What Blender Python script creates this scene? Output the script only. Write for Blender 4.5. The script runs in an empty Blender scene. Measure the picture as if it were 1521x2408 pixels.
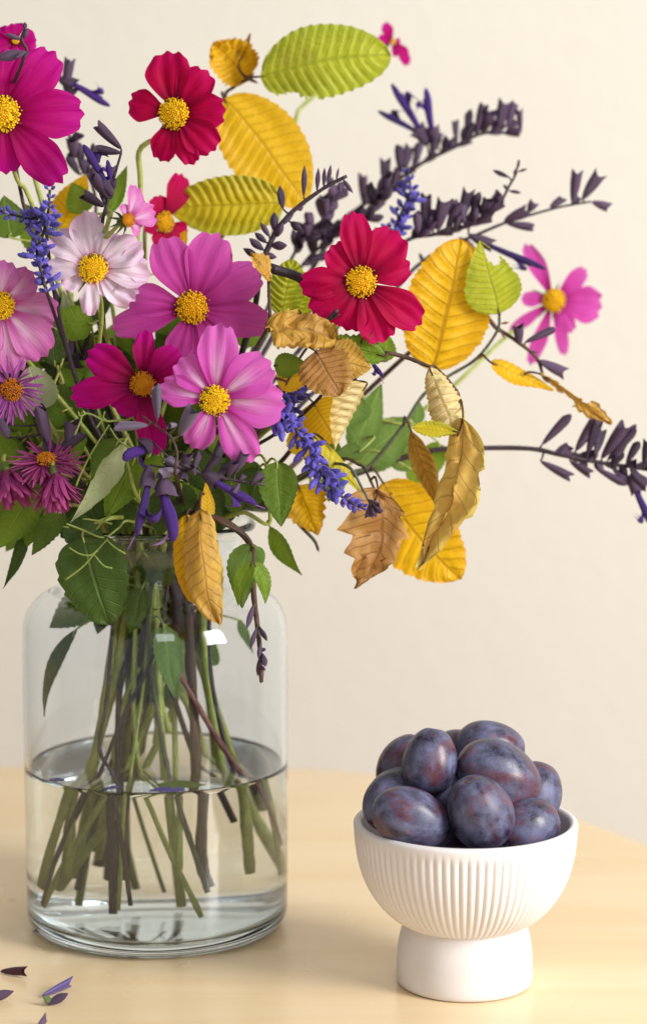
import bpy, bmesh, math, random
from mathutils import Vector, Matrix, Quaternion, noise

rnd = random.Random(11)
V = Vector
R = math.radians
scene = bpy.context.scene
COL = scene.collection

# ------------------------------------------------------------------ camera
PITCH = R(8.0)
CAM_H = 0.4196
LENS = 85.0
FPX = LENS / 36.0 * 2408.0          # focal length in layout pixels (frame 1521 x 2408)
cam_data = bpy.data.cameras.new('camera')
cam = bpy.data.objects.new('camera', cam_data)
COL.objects.link(cam)
cam.location = (0, 0, CAM_H)
cam.rotation_euler = (R(90) - PITCH, 0, 0)
cam_data.sensor_fit = 'VERTICAL'
cam_data.sensor_height = 36.0
cam_data.sensor_width = 36.0 * 1521 / 2408
cam_data.lens = LENS
cam_data.clip_start = 0.02
cam_data.clip_end = 60
cam_data.dof.use_dof = True
cam_data.dof.focus_distance = 1.245
cam_data.dof.aperture_fstop = 4.6
cam_data.dof.aperture_blades = 7
scene.camera = cam

# ------------------------------------------------------------------ light
world = bpy.data.worlds.new('World')
scene.world = world
world.use_nodes = True
bgn = world.node_tree.nodes['Background']
bgn.inputs['Color'].default_value = (1.0, 0.98, 0.955, 1)
bgn.inputs['Strength'].default_value = 0.36

def area_light(name, loc, target, sx, sy, energy, color):
    ld = bpy.data.lights.new(name, 'AREA')
    ld.shape = 'RECTANGLE'; ld.size = sx; ld.size_y = sy
    ld.energy = energy; ld.color = color
    o = bpy.data.objects.new(name, ld)
    COL.objects.link(o)
    o.location = loc
    o.rotation_euler = (V(target) - V(loc)).to_track_quat('-Z', 'Y').to_euler()
    return o
area_light('window_light', (1.60, 0.25, 0.95), (0.0, 1.35, 0.15), 0.7, 1.3, 54, (1.0, 0.985, 0.96))
area_light('front_window_light', (0.55, -1.3, 1.9), (0.0, 1.4, 0.15), 0.8, 1.1, 10, (0.97, 0.985, 1.0))

scene.view_settings.view_transform = 'Standard'
scene.view_settings.look = 'None'
scene.view_settings.exposure = 0.20
scene.view_settings.gamma = 1.0
scene.view_settings.use_curve_mapping = False
cy = scene.cycles
cy.use_denoising = True
cy.max_bounces = 16
cy.transmission_bounces = 14
cy.transparent_max_bounces = 16
cy.glossy_bounces = 6
cy.diffuse_bounces = 4
cy.sample_clamp_indirect = 6.0
cy.blur_glossy = 0.6

# ------------------------------------------------------------------ layout helpers
_f = V((0, math.cos(PITCH), -math.sin(PITCH)))
_u = V((0, math.sin(PITCH), math.cos(PITCH)))
CAM = V((0, 0, CAM_H))
def ray(x, y):
    return _f + V((1, 0, 0)) * ((x - 760.5) / FPX) + _u * ((1204 - y) / FPX)
def P(x, y, Y):
    d = ray(x, y)
    return CAM + d * (Y / d.y)
def PG(x, y, z=0.0):
    d = ray(x, y)
    return CAM + d * ((z - CAM_H) / d.z)
def px(n, Y):
    return n * Y * 1.01 / FPX

def lin(c):
    if isinstance(c, str):
        c = c.lstrip('#')
        c = [int(c[i:i + 2], 16) / 255 for i in (0, 2, 4)]
    return tuple(v / 12.92 if v <= 0.04045 else ((v + 0.055) / 1.055) ** 2.4 for v in c) + (1.0,)

# ------------------------------------------------------------------ objects
def tag(o, label=None, cat=None, group=None, kind=None):
    if label: o['label'] = label
    if cat: o['category'] = cat
    if group: o['group'] = group
    if kind: o['kind'] = kind
    return o
def thing(name, label, cat, loc, group=None):
    o = bpy.data.objects.new(name, None)
    o.empty_display_size = 0.01
    COL.objects.link(o)
    o.location = loc
    return tag(o, label, cat, group)
def origin_of(o):
    p = V((0, 0, 0))
    while o is not None:
        p += o.location
        o = o.parent
    return p
def mk(name, vf, mat, parent=None, smooth=True, kind=None):
    """one mesh object from (verts in world space, faces, uvs per vertex or None)"""
    verts, faces, uvs = vf
    off = origin_of(parent) if parent else V((0, 0, 0))
    me = bpy.data.meshes.new(name)
    me.from_pydata([tuple(V(v) - off) for v in verts], [], faces)
    if uvs:
        lay = me.uv_layers.new(name='UVMap')
        for li, l in enumerate(me.loops):
            lay.data[li].uv = uvs[l.vertex_index]
    if smooth:
        me.polygons.foreach_set('use_smooth', [True] * len(me.polygons))
    me.materials.append(mat)
    me.update()
    o = bpy.data.objects.new(name, me)
    COL.objects.link(o)
    o.parent = parent
    if kind: o['kind'] = kind
    return o
def put(name, me, parent, loc, q, sc):
    """a part that shares mesh data"""
    o = bpy.data.objects.new(name, me)
    COL.objects.link(o)
    o.parent = parent
    o.location = V(loc) - (origin_of(parent) if parent else V((0, 0, 0)))
    o.rotation_mode = 'QUATERNION'
    o.rotation_quaternion = q
    o.scale = sc
    return o
def merge(*parts):
    vs, fs, us = [], [], []
    for v, f, u in parts:
        n = len(vs)
        vs += list(v); fs += [tuple(i + n for i in q) for q in f]
        us += list(u) if u else [(0.5, 0.5)] * len(v)
    return vs, fs, us
def catmull(pts, n=6):
    pts = [V(p) for p in pts]
    if len(pts) < 3:
        return [pts[0].lerp(pts[-1], i / n) for i in range(n + 1)]
    q = [pts[0] * 2 - pts[1]] + pts + [pts[-1] * 2 - pts[-2]]
    out = []
    for i in range(1, len(q) - 2):
        a, b, c, d = q[i - 1:i + 3]
        for k in range(n):
            t = k / n
            out.append(0.5 * ((2 * b) + (c - a) * t + (2 * a - 5 * b + 4 * c - d) * t * t + (3 * b - a - 3 * c + d) * t ** 3))
    out.append(pts[-1])
    return out
def tube(pts, rad, sides=8, knots=0.0, seed=0):
    """closed tube along pts; rad = number, (r0, r1) or list"""
    n = len(pts)
    if not hasattr(rad, '__len__'): rad = (rad, rad)
    if len(rad) != n:
        rr = [rad[0] + (rad[-1] - rad[0]) * i / (n - 1) for i in range(n)]
    else:
        rr = list(rad)
    rg = random.Random(seed)
    if knots:
        rr = [r * (1 + knots * (rg.random() - 0.4)) for r in rr]
    vs, fs, us = [], [], []
    ref = None
    for i in range(n):
        t = (pts[min(i + 1, n - 1)] - pts[max(i - 1, 0)])
        if t.length < 1e-9: t = V((0, 0, 1))
        t.normalize()
        if ref is None:
            ref = t.orthogonal().normalized()
        ref = (ref - t * ref.dot(t)).normalized()
        b = t.cross(ref)
        for k in range(sides):
            a = 2 * math.pi * k / sides
            vs.append(pts[i] + (ref * math.cos(a) + b * math.sin(a)) * rr[i])
            us.append((i / (n - 1), k / sides))
    for i in range(n - 1):
        for k in range(sides):
            k2 = (k + 1) % sides
            fs.append((i * sides + k, i * sides + k2, (i + 1) * sides + k2, (i + 1) * sides + k))
    fs.append(tuple(reversed(range(sides))))
    fs.append(tuple((n - 1) * sides + k for k in range(sides)))
    return vs, fs, us
def lathe(prof, c, seg=96, mod=None):
    """surface of revolution about the vertical through c; a profile point on the axis makes a pole"""
    vs, fs, us = [], [], []
    rows = []
    for j, (r, z) in enumerate(prof):
        if r < 1e-6:
            rows.append([len(vs)]); vs.append(V((c[0], c[1], c[2] + z))); us.append((0, j / len(prof)))
        else:
            row = []
            for k in range(seg):
                a = 2 * math.pi * k / seg
                r2 = r * (mod(a, j) if mod else 1)
                row.append(len(vs)); vs.append(V((c[0] + r2 * math.cos(a), c[1] + r2 * math.sin(a), c[2] + z))); us.append((k / seg, j / len(prof)))
            rows.append(row)
    for A, B in zip(rows[:-1], rows[1:]):
        for k in range(seg):
            k2 = (k + 1) % seg
            if len(A) == 1 and len(B) > 1: fs.append((A[0], B[k2], B[k]))
            elif len(B) == 1 and len(A) > 1: fs.append((A[k], A[k2], B[0]))
            elif len(A) > 1: fs.append((A[k], A[k2], B[k2], B[k]))
    return vs, fs, us
def arc(cr, cz, r, a0, a1, n):
    return [(cr + r * math.cos(R(a0 + (a1 - a0) * i / n)), cz + r * math.sin(R(a0 + (a1 - a0) * i / n))) for i in range(n + 1)]

# ------------------------------------------------------------------ materials
class NT:
    def __init__(s, name):
        s.m = bpy.data.materials.new(name); s.m.use_nodes = True
        s.t = s.m.node_tree; s.n = s.t.nodes; s.l = s.t.links
        s.n.clear()
        s.out = s.n.new('ShaderNodeOutputMaterial')
    def new(s, typ, **kw):
        nd = s.n.new(typ)
        for k, v in kw.items():
            if k.startswith('i_'):
                s.set(nd.inputs[k[2:].replace('_', ' ')], v)
            else:
                setattr(nd, k, v)
        return nd
    def set(s, sock, v):
        if isinstance(v, bpy.types.NodeSocket): s.l.new(v, sock)
        else: sock.default_value = v
    def math(s, op, a, b=0.0, c=None):
        nd = s.n.new('ShaderNodeMath'); nd.operation = op
        s.set(nd.inputs[0], a); s.set(nd.inputs[1], b)
        if c is not None: s.set(nd.inputs[2], c)
        return nd.outputs[0]
    def smooth(s, v, a, b, lo=0.0, hi=1.0):
        nd = s.n.new('ShaderNodeMapRange'); nd.interpolation_type = 'SMOOTHSTEP'
        s.set(nd.inputs[0], v)
        for i, q in enumerate((a, b, lo, hi)): nd.inputs[i + 1].default_value = q
        return nd.outputs[0]
    def mix(s, fac, a, b, mode='MIX'):
        nd = s.n.new('ShaderNodeMix'); nd.data_type = 'RGBA'; nd.blend_type = mode
        s.set(nd.inputs[0], fac); s.set(nd.inputs[6], a); s.set(nd.inputs[7], b)
        return nd.outputs[2]
    def noise(s, vec, scale, detail=4.0, rough=0.55, dist=0.0):
        nd = s.n.new('ShaderNodeTexNoise')
        if vec is not None: s.l.new(vec, nd.inputs['Vector'])
        nd.inputs['Scale'].default_value = scale; nd.inputs['Detail'].default_value = detail
        nd.inputs['Roughness'].default_value = rough; nd.inputs['Distortion'].default_value = dist
        return nd.outputs[0]
    def coord(s, which):
        return s.n.new('ShaderNodeTexCoord').outputs[which]
    def uv(s):
        sp = s.n.new('ShaderNodeSeparateXYZ'); s.l.new(s.coord('UV'), sp.inputs[0])
        return sp.outputs[0], sp.outputs[1]
    def rand(s):
        return s.n.new('ShaderNodeObjectInfo').outputs['Random']
    def bump(s, h, strength, dist):
        nd = s.n.new('ShaderNodeBump'); s.l.new(h, nd.inputs['Height'])
        nd.inputs['Strength'].default_value = strength; nd.inputs['Distance'].default_value = dist
        return nd.outputs[0]
    def surf(s, col, rough=0.5, trans=0.0, normal=None, spec=0.4, sheen=0.0, metallic=0.0, tcol=None, coat=0.0):
        p = s.n.new('ShaderNodeBsdfPrincipled')
        s.set(p.inputs['Base Color'], col); s.set(p.inputs['Roughness'], rough)
        p.inputs['Specular IOR Level'].default_value = spec
        p.inputs['Sheen Weight'].default_value = sheen
        p.inputs['Coat Weight'].default_value = coat
        if normal is not None: s.l.new(normal, p.inputs['Normal'])
        sh = p.outputs[0]
        if trans:
            tr = s.n.new('ShaderNodeBsdfTranslucent'); s.set(tr.inputs[0], tcol if tcol is not None else col)
            if normal is not None: s.l.new(normal, tr.inputs['Normal'])
            mx = s.n.new('ShaderNodeMixShader'); mx.inputs[0].default_value = trans
            s.l.new(sh, mx.inputs[1]); s.l.new(tr.outputs[0], mx.inputs[2]); sh = mx.outputs[0]
        s.l.new(sh, s.out.inputs['Surface'])
        return s.m

def stem_mat(name, c1, c2, rough=0.5):
    k = NT(name); ob = k.coord('Object')
    n = k.noise(ob, 60, 4, .65); n2 = k.noise(ob, 420, 3)
    col = k.mix(k.smooth(n, .35, .65), lin(c1), lin(c2))
    col = k.mix(k.math('MULTIPLY', k.smooth(n2, .52, .7), .2), col, (0.05, 0.035, 0.022, 1))
    col = k.mix(k.math('MULTIPLY', k.rand(), .1), col, (0.02, 0.015, 0.012, 1))
    return k.surf(col, rough, normal=k.bump(n2, .7, .0012))
def plain_mat(name, c1, c2, rough=0.5, scale=120, trans=0.0, sheen=0.0, spec=0.4, bump=0.0):
    k = NT(name); ob = k.coord('Object')
    n = k.noise(ob, scale, 3)
    f = k.math('MULTIPLY_ADD', k.rand(), .5, k.math('MULTIPLY', n, .75))
    col = k.mix(k.smooth(f, .25, .85), lin(c1), lin(c2))
    nm = k.bump(k.noise(ob, scale * 3, 2), bump, .0008) if bump else None
    return k.surf(col, rough, trans, normal=nm, sheen=sheen, spec=spec)

# ================================================================== setting: wall, floor, table
def wall_material():
    k = NT('painted_wall'); ob = k.coord('Object')
    n = k.noise(ob, 1.6, 4); n2 = k.noise(ob, 55, 5); n3 = k.noise(ob, 240, 3)
    col = k.mix(k.smooth(n, .3, .7), lin('#e1ddd3'), lin('#ded9cf'))
    col = k.mix(k.math('MULTIPLY', k.smooth(n2, .55, .75), .25), col, lin('#d9d2c8'))
    nm = k.bump(k.math('ADD', n2, k.math('MULTIPLY', n3, .4)), .25, .004)
    return k.surf(col, .7, normal=nm, spec=.2)
WALL_Y = 1.98
bm = bmesh.new()
bmesh.ops.create_cube(bm, size=1)
for v in bm.verts: v.co = V((v.co.x * 7.0, v.co.y * .12 + WALL_Y + .06, v.co.z * 3.2 + .86))
me = bpy.data.meshes.new('wall'); bm.to_mesh(me); bm.free(); me.materials.append(wall_material())
wall = bpy.data.objects.new('wall', me); COL.objects.link(wall); tag(wall, kind='structure')
bm = bmesh.new()
bmesh.ops.create_grid(bm, x_segments=4, y_segments=4, size=1)
for v in bm.verts: v.co = V((v.co.x * 3.5, v.co.y * 2.2 - .2, -.74))
me = bpy.data.meshes.new('floor'); bm.to_mesh(me); bm.free()
me.materials.append(plain_mat('floor_paint', '#b79c78', '#a98c66', .6, 9))
fl = bpy.data.objects.new('floor', me); COL.objects.link(fl); tag(fl, kind='structure')

def wood_material():
    k = NT('pale_birch'); ob = k.coord('Object')
    mp = k.new('ShaderNodeMapping'); mp.inputs['Scale'].default_value = (1.0, 9.0, 1.0); k.l.new(ob, mp.inputs[0])
    n1 = k.noise(mp.outputs[0], 2.6, 5, .55, .6)
    mp2 = k.new('ShaderNodeMapping'); mp2.inputs['Scale'].default_value = (4.0, 170.0, 4.0); k.l.new(ob, mp2.inputs[0])
    n2 = k.noise(mp2.outputs[0], 2.2, 4, .6)
    n3 = k.noise(ob, 5, 3)
    col = k.mix(k.smooth(n1, .3, .72), lin('#ecd5ae'), lin('#e7cb9e'))
    col = k.mix(k.math('MULTIPLY', k.smooth(n2, .48, .75), .06), col, lin('#cba470'))
    col = k.mix(k.math('MULTIPLY', k.smooth(n3, .5, .8), .25), col, lin('#efdcc2'))
    # tiny dark specks and nicks
    vo = k.new('ShaderNodeTexVoronoi'); k.l.new(ob, vo.inputs['Vector']); vo.inputs['Scale'].default_value = 26
    sp = k.smooth(vo.outputs['Distance'], .03, .075, 1.0, 0.0)
    keep = k.smooth(k.noise(ob, 17, 1), .56, .62)
    col = k.mix(k.math('MULTIPLY', k.math('MULTIPLY', sp, keep), .5), col, lin('#8c6a45'))
    rough = k.smooth(k.noise(ob, 9, 4), .2, .8, .20, .30)
    return k.surf(col, rough, normal=k.bump(n2, .02, .001), spec=.45)
WOOD = wood_material()
outline = [(-1.05, .62), (-1.12, .9), (-1.12, 1.35), (-1.08, 1.56), (-.93, 1.665), (-.6, 1.682), (-.25, 1.684), (-.06, 1.682),
           (.02, 1.668), (.085, 1.632), (.135, 1.582), (.176, 1.53), (.208, 1.476), (.24, 1.40), (.27, 1.29), (.292, 1.15), (.30, .9), (.285, .70), (.24, .62), (.1, .595), (-.9, .595)]
def closed_smooth(pts, n=6):
    q = [V((a, b, 0)) for a, b in pts]; m = len(q); out = []
    for i in range(m):
        a, b, c, d = q[i - 1], q[i], q[(i + 1) % m], q[(i + 2) % m]
        for k in range(n):
            t = k / n
            out.append(0.5 * ((2 * b) + (c - a) * t + (2 * a - 5 * b + 4 * c - d) * t * t + (3 * b - a - 3 * c + d) * t ** 3))
    return out
def slab(out, ztop, thick, ease):
    ctr = sum(out, V((0, 0, 0))) / len(out)
    rows = [(-ease, 0), (-ease * .3, -ease * .3), (0, -ease), (0, -thick + ease), (-ease * .3, -thick + ease * .3), (-ease, -thick)]
    vs, fs = [], []
    m = len(out)
    for d, z in rows:
        for i, p in enumerate(out):
            t = (out[(i + 1) % m] - out[i - 1]).normalized(); nn = V((t.y, -t.x, 0))
            if nn.dot(p - ctr) < 0: nn = -nn
            q = p + nn * d
            vs.append(V((q.x, q.y, ztop + z)))
    for r in range(len(rows) - 1):
        for i in range(m):
            j = (i + 1) % m
            fs.append((r * m + i, r * m + j, (r + 1) * m + j, (r + 1) * m + i))
    fs.append(tuple(range(m))); fs.append(tuple(reversed(range((len(rows) - 1) * m, len(rows) * m))))
    return vs, fs, None
table = thing('table', 'pale birch table with rounded corner and softly glossy top', 'table', (-.4, 1.14, -.74))
mk('tabletop', slab(closed_smooth(outline), 0.0, .026, .004), WOOD, table, smooth=False)
for sx, sy in ((-.95, .78), (.14, .78), (-.95, 1.50), (.06, 1.50)):
    mk('leg', tube([V((sx, sy, -.0255)), V((sx, sy, -.4)), V((sx * 1.02, sy, -.74))], (.024, .016), 14), WOOD, table)
mk('apron', merge(*[tube([V(a), V(b)], .022, 4) for a, b in (((-.95, .78, -.048), (.14, .78, -.048)), ((-.95, 1.5, -.048), (.06, 1.5, -.048)), ((-.95, .78, -.048), (-.95, 1.5, -.048)), ((.14, .78, -.048), (.06, 1.5, -.048)))]), WOOD, table, smooth=False)

# ================================================================== glass vase and its water
VX, VY = P(372, 2165, 1.32).x, 1.32
VC = V((VX, VY, 0.0))
def glass_material(name, ior, col, rough=0.0):
    k = NT(name)
    g = k.new('ShaderNodeBsdfGlass'); g.inputs['Color'].default_value = col; g.inputs['IOR'].default_value = ior; g.inputs['Roughness'].default_value = rough
    k.l.new(g.outputs[0], k.out.inputs['Surface'])
    return k.m
RO = 0.0730
outer = [(0, .003), (.03, .0026), (.052, .0008), (.058, .0002), (.0625, .0006)] + arc(RO - .0097, .0105, .0097, -80, 0, 7) + \
        [(RO + .0002, .03), (RO + .0003, .06), (RO + .0004, .10), (RO + .0004, .14), (RO + .0003, .160)] + \
        arc(RO - .0235, .1685, .0237, 6, 74, 10) + [(.0530, .1950), (.0490, .1985), (.0468, .2030), (.0462, .208), (.0468, .2135), (.0490, .2190), (.0525, .2232)] + \
        arc(.0533, .2268, .0027, -30, 150, 6)
inner = [(.0497, .2262), (.0465, .2215), (.0442, .2160), (.0434, .2085), (.0440, .2020), (.0464, .1962), (.0510, .1915)] + \
        arc(RO - .0238, .1685, .0210, 72, 6, 9) + [(RO - .0025, .158), (RO - .0025, .14), (RO - .0025, .10), (RO - .0025, .06), (RO - .0025, .025)] + \
        arc(RO - .0127, .0185, .0100, 0, -80, 6) + [(.055, .0072), (.035, .0078), (.015, .0092), (0, .0095)]
vase = thing('glass_vase', 'clear glass jar vase with rounded shoulders holding the bouquet', 'vase', VC)
mk('glass_body', lathe(outer + inner, VC, 128), glass_material('clear_glass', 1.47, (.957, .976, .993, 1)), vase)
WZ = 0.0925
def inside_r(z):
    best = 0
    pts = inner
    for (r0, z0), (r1, z1) in zip(pts[:-1], pts[1:]):
        if min(z0, z1) <= z <= max(z0, z1) and abs(z1 - z0) > 1e-7:
            best = max(best, r0 + (r1 - r0) * (z - z0) / (z1 - z0))
    return best
wprof = [(0, .0092)]
for r, z in reversed(inner):
    if r > 0 and z < WZ - .003: wprof.append((r + .0004, z - .0003))
wprof += [(RO - .0021, WZ - .0015), (RO - .0022, WZ + .0013), (RO - .0028, WZ + .0005), (RO - .0045, WZ + .0001), (RO - .009, WZ), (.03, WZ), (0, WZ)]
wv, wf, _ = lathe(wprof, VC, 128)
water = mk('water', (wv, wf, None), glass_material('clear_water', 1.333, (.975, .985, .975, 1)))
tag(water, 'clear water filling the lower part of the glass vase', 'water')

# ================================================================== footed bowl
BX = P(1091, 2307, 1.22).x
BC = V((BX, 1.22, 0.0))
def bowl_material():
    k = NT('matt_white_ceramic'); ob = k.coord('Object')
    n = k.noise(ob, 30, 4); n2 = k.noise(ob, 500, 3)
    col = k.mix(k.smooth(n, .3, .7), lin('#ebe6e6'), lin('#e5dfdf'))
    vo = k.new('ShaderNodeTexVoronoi'); k.l.new(ob, vo.inputs['Vector']); vo.inputs['Scale'].default_value = 80
    col = k.mix(k.math('MULTIPLY', k.smooth(vo.outputs['Distance'], .03, .07, 1, 0), k.smooth(k.noise(ob, 40, 1), .6, .66)), col, lin('#a79a92'))
    return k.surf(col, .48, normal=k.bump(n2, .12, .0006), spec=.35)
CER = bowl_material()
NFL = 84
bowl_out = [(0.0, .0300), (.020, .0302), (.0300, .0315)] + [(.0345, .0336), (.0392, .0364), (.0436, .0402), (.0478, .0450), (.0515, .0505), (.0545, .0565), (.0568, .0630), (.0584, .0700), (.0593, .0770), (.0598, .0830)]
rim = arc(.05775, .0862, .0023, 0, 180, 8)
bowl_in = [(.0552, .0800), (.0545, .0730), (.0530, .0660), (.0505, .0590), (.0468, .0525), (.0420, .0470), (.0350, .0420), (.0250, .0390), (.0120, .0380), (0, .0378)]
nb = len(bowl_out)
# denser rows on the fluted wall
def dens(pr, n):
    pts = catmull([V((a, b, 0)) for a, b in pr], n)
    return [(p.x, p.y) for p in pts]
bo = dens(bowl_out[2:], 3)
full = [(r * .968, (z - .03) * .98 + .03) for r, z in [(0, .0300), (.020, .0302)] + bo + rim + bowl_in]
n_fl = (2, 2 + len(bo))
def flute(a, j):
    if not n_fl[0] <= j < n_fl[1]: return 1.0
    u = (j - n_fl[0]) / (n_fl[1] - n_fl[0] - 1)
    e = min(1, u / .10) * min(1, max(0, (1.0 - u) / .05))
    w = abs(math.cos(a * NFL / 2)) ** 0.7
    return 1 - e * .0011 / max(.03, full[j][0]) * (1 - w)
bowl = thing('footed_bowl', 'matt white ceramic footed bowl with fluted sides holding plums', 'bowl', BC)
mk('bowl', lathe(full, BC, NFL * 8, flute), CER, bowl)
foot = [(0, .0012), (.030, .0010), (.0325, .0003), (.0340, .0004), (.0350, .0012), (.0355, .0028), (.0356, .006), (.0355, .011), (.0352, .016), (.0347, .021), (.0338, .026), (.0326, .0300), (.0317, .0325), (.0308, .0340), (.028, .0345), (0, .0345)]
mk('foot', lathe(foot, BC, 96), CER, bowl)

# ================================================================== plums
def plum_material():
    k = NT('bloomy_plum_skin'); ob = k.coord('Object')
    oi = k.n.new('ShaderNodeObjectInfo')
    off = k.new('ShaderNodeVectorMath', operation='SCALE'); k.l.new(oi.outputs['Location'], off.inputs[0]); off.inputs['Scale'].default_value = 31
    ad = k.new('ShaderNodeVectorMath', operation='ADD'); k.l.new(ob, ad.inputs[0]); k.l.new(off.outputs[0], ad.inputs[1])
    vec = ad.outputs[0]
    n1 = k.noise(vec, 1.1, 4, .55, .5); n2 = k.noise(vec, 1.9, 5, .58, .2); n3 = k.noise(vec, 26, 3, .6)
    skin = k.mix(k.smooth(n1, .46, .64), lin('#1e1526'), lin('#541c1e'))
    skin = k.mix(k.smooth(k.noise(vec, 1.7, 2), .64, .72), skin, lin('#6b2b22'))
    bl = k.math('ADD', k.math('MULTIPLY', n2, .75), k.math('MULTIPLY', n3, .25))
    bloom = k.smooth(bl, .30, .72)
    bloom = k.math('MULTIPLY', bloom, k.smooth(n1, .40, .66, 1.0, .42))
    col = k.mix(k.math('MULTIPLY', bloom, .78), skin, lin('#7c80a6'))
    vo = k.new('ShaderNodeTexVoronoi'); k.l.new(vec, vo.inputs['Vector']); vo.inputs['Scale'].default_value = 6
    col = k.mix(k.math('MULTIPLY', k.smooth(vo.outputs['Distance'], .03, .09, 1, 0), .5), col, lin('#120c16'))
    rough = k.smooth(bloom, 0, .8, .24, .58)
    return k.surf(col, rough, normal=k.bump(n3, .05, .01), spec=.5, coat=.04)
PLUM = plum_material()
def plum_mesh(seed):
    rg = random.Random(seed)
    bm = bmesh.new(); bmesh.ops.create_uvsphere(bm, u_segments=32, v_segments=24, radius=1)
    for v in bm.verts:
        a = math.atan2(v.co.y, v.co.x); z = v.co.z
        rr = math.hypot(v.co.x, v.co.y)
        s = 1 - .035 * math.exp(-(a / .22) ** 2) * rr           # suture
        s *= 1 + .025 * noise.noise(V((v.co.x, v.co.y, v.co.z)) * 1.3 + V((seed, 0, 0)))
        v.co.x *= s; v.co.y *= s
        v.co.z *= 1.0 - .10 * math.exp(-(rr / .2) ** 2) * (1 if z > 0 else .15)   # stem dimple
        v.co.x *= 1 - .07 * z; v.co.y *= 1 - .07 * z
    me = bpy.data.meshes.new('plum'); bm.to_mesh(me); bm.free()
    me.polygons.foreach_set('use_smooth', [True] * len(me.polygons))
    me.materials.append(PLUM)
    return me
SCAR = plain_mat('plum_stem_scar', '#7b5a3c', '#4d3726', .8, 300)
def plum(x, y, dY, rl, rs, ang, tiltY, label, seed):
    """x, y: layout position; dY: depth from the bowl axis; rl, rs: half length, half width (m); ang: long axis in view (deg from horizontal)"""
    c = P(x, y, 1.22 + dY)
    ax = V((math.cos(R(ang)) * math.cos(R(tiltY)), math.sin(R(tiltY)), math.sin(R(ang)) * math.cos(R(tiltY))))
    q = ax.to_track_quat('Z', 'X') @ Quaternion((0, 0, 1), R(seed * 77 % 360))
    o = put('plum', plum_mesh(seed), None, c, q, (rs, rs, rl))
    tag(o, label, 'plum', 'plums heaped in the bowl')
    s = bpy.data.meshes.new('stem_scar')
    vs, fs, us = tube([V((0, 0, .88)), V((.01, 0, .915)), V((.012, 0, .93))], (.075, .05), 9)
    s.from_pydata([tuple(v) for v in vs], [], fs); s.materials.append(SCAR)
    so = bpy.data.objects.new('stem_scar', s); COL.objects.link(so); so.parent = o
    return o
plum(968, 1924, -.030, .0212, .0152, -22, 8, 'plum lying with reddish bare patch beside the bowl rim, under the tall upright plum', 1)
plum(1128, 1910, -.031, .0205, .0168, 112, -14, 'speckled upright plum leaning over the front rim with red flecks', 2)
plum(1010, 1792, -.008, .0182, .0142, 80, 12, 'upright violet plum standing on top of the heap', 3)
plum(1172, 1824, -.004, .0235, .0176, -28, 6, 'largest bluish plum lying slantwise over the heap', 4)
plum(1152, 1757, .026, .0190, .0140, -8, 6, 'purple plum at the very top behind the largest plum', 5)
plum(924, 1878, -.004, .0185, .0140, 50, 30, 'dark shaded plum tucked against the bowl wall behind the reddish plum', 6)
plum(951, 1802, .020, .0180, .0140, 62, 20, 'dark plum half hidden behind the upright violet plum', 7)
plum(1254, 1868, .012, .0180, .0150, 68, 20, 'wrinkled dark blue plum by the rim under the largest plum', 8)
plum(1234, 1946, -.014, .0188, .0158, 20, 12, 'grey blue plum sunk low by the rim beside the speckled plum', 9)
plum(1072, 1772, .034, .0150, .0130, 20, 10, 'greenish brown plum just peeping out between the top plums', 10)
plum(1046, 1856, .004, .0185, .0150, 60, 20, 'shadowed plum seen only through the gap between the four big plums', 14)
for i, (dx, dy, z, a) in enumerate(((-.024, .012, .0560, 20), (.022, .016, .0555, 80), (.002, -.014, .0552, -10), (-.010, .002, .076, 60), (.012, .004, .078, 30), (-.002, -.012, .066, 75))):
    q = V((math.cos(R(a)), math.sin(R(a)), .1)).to_track_quat('Z', 'X')
    o = put('plum', plum_mesh(20 + i), None, BC + V((dx, dy, z)), q, (.0150, .0150, .0190))
    tag(o, 'plum buried at the bottom of the heap in the bowl', 'plum', 'plums heaped in the bowl')

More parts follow.
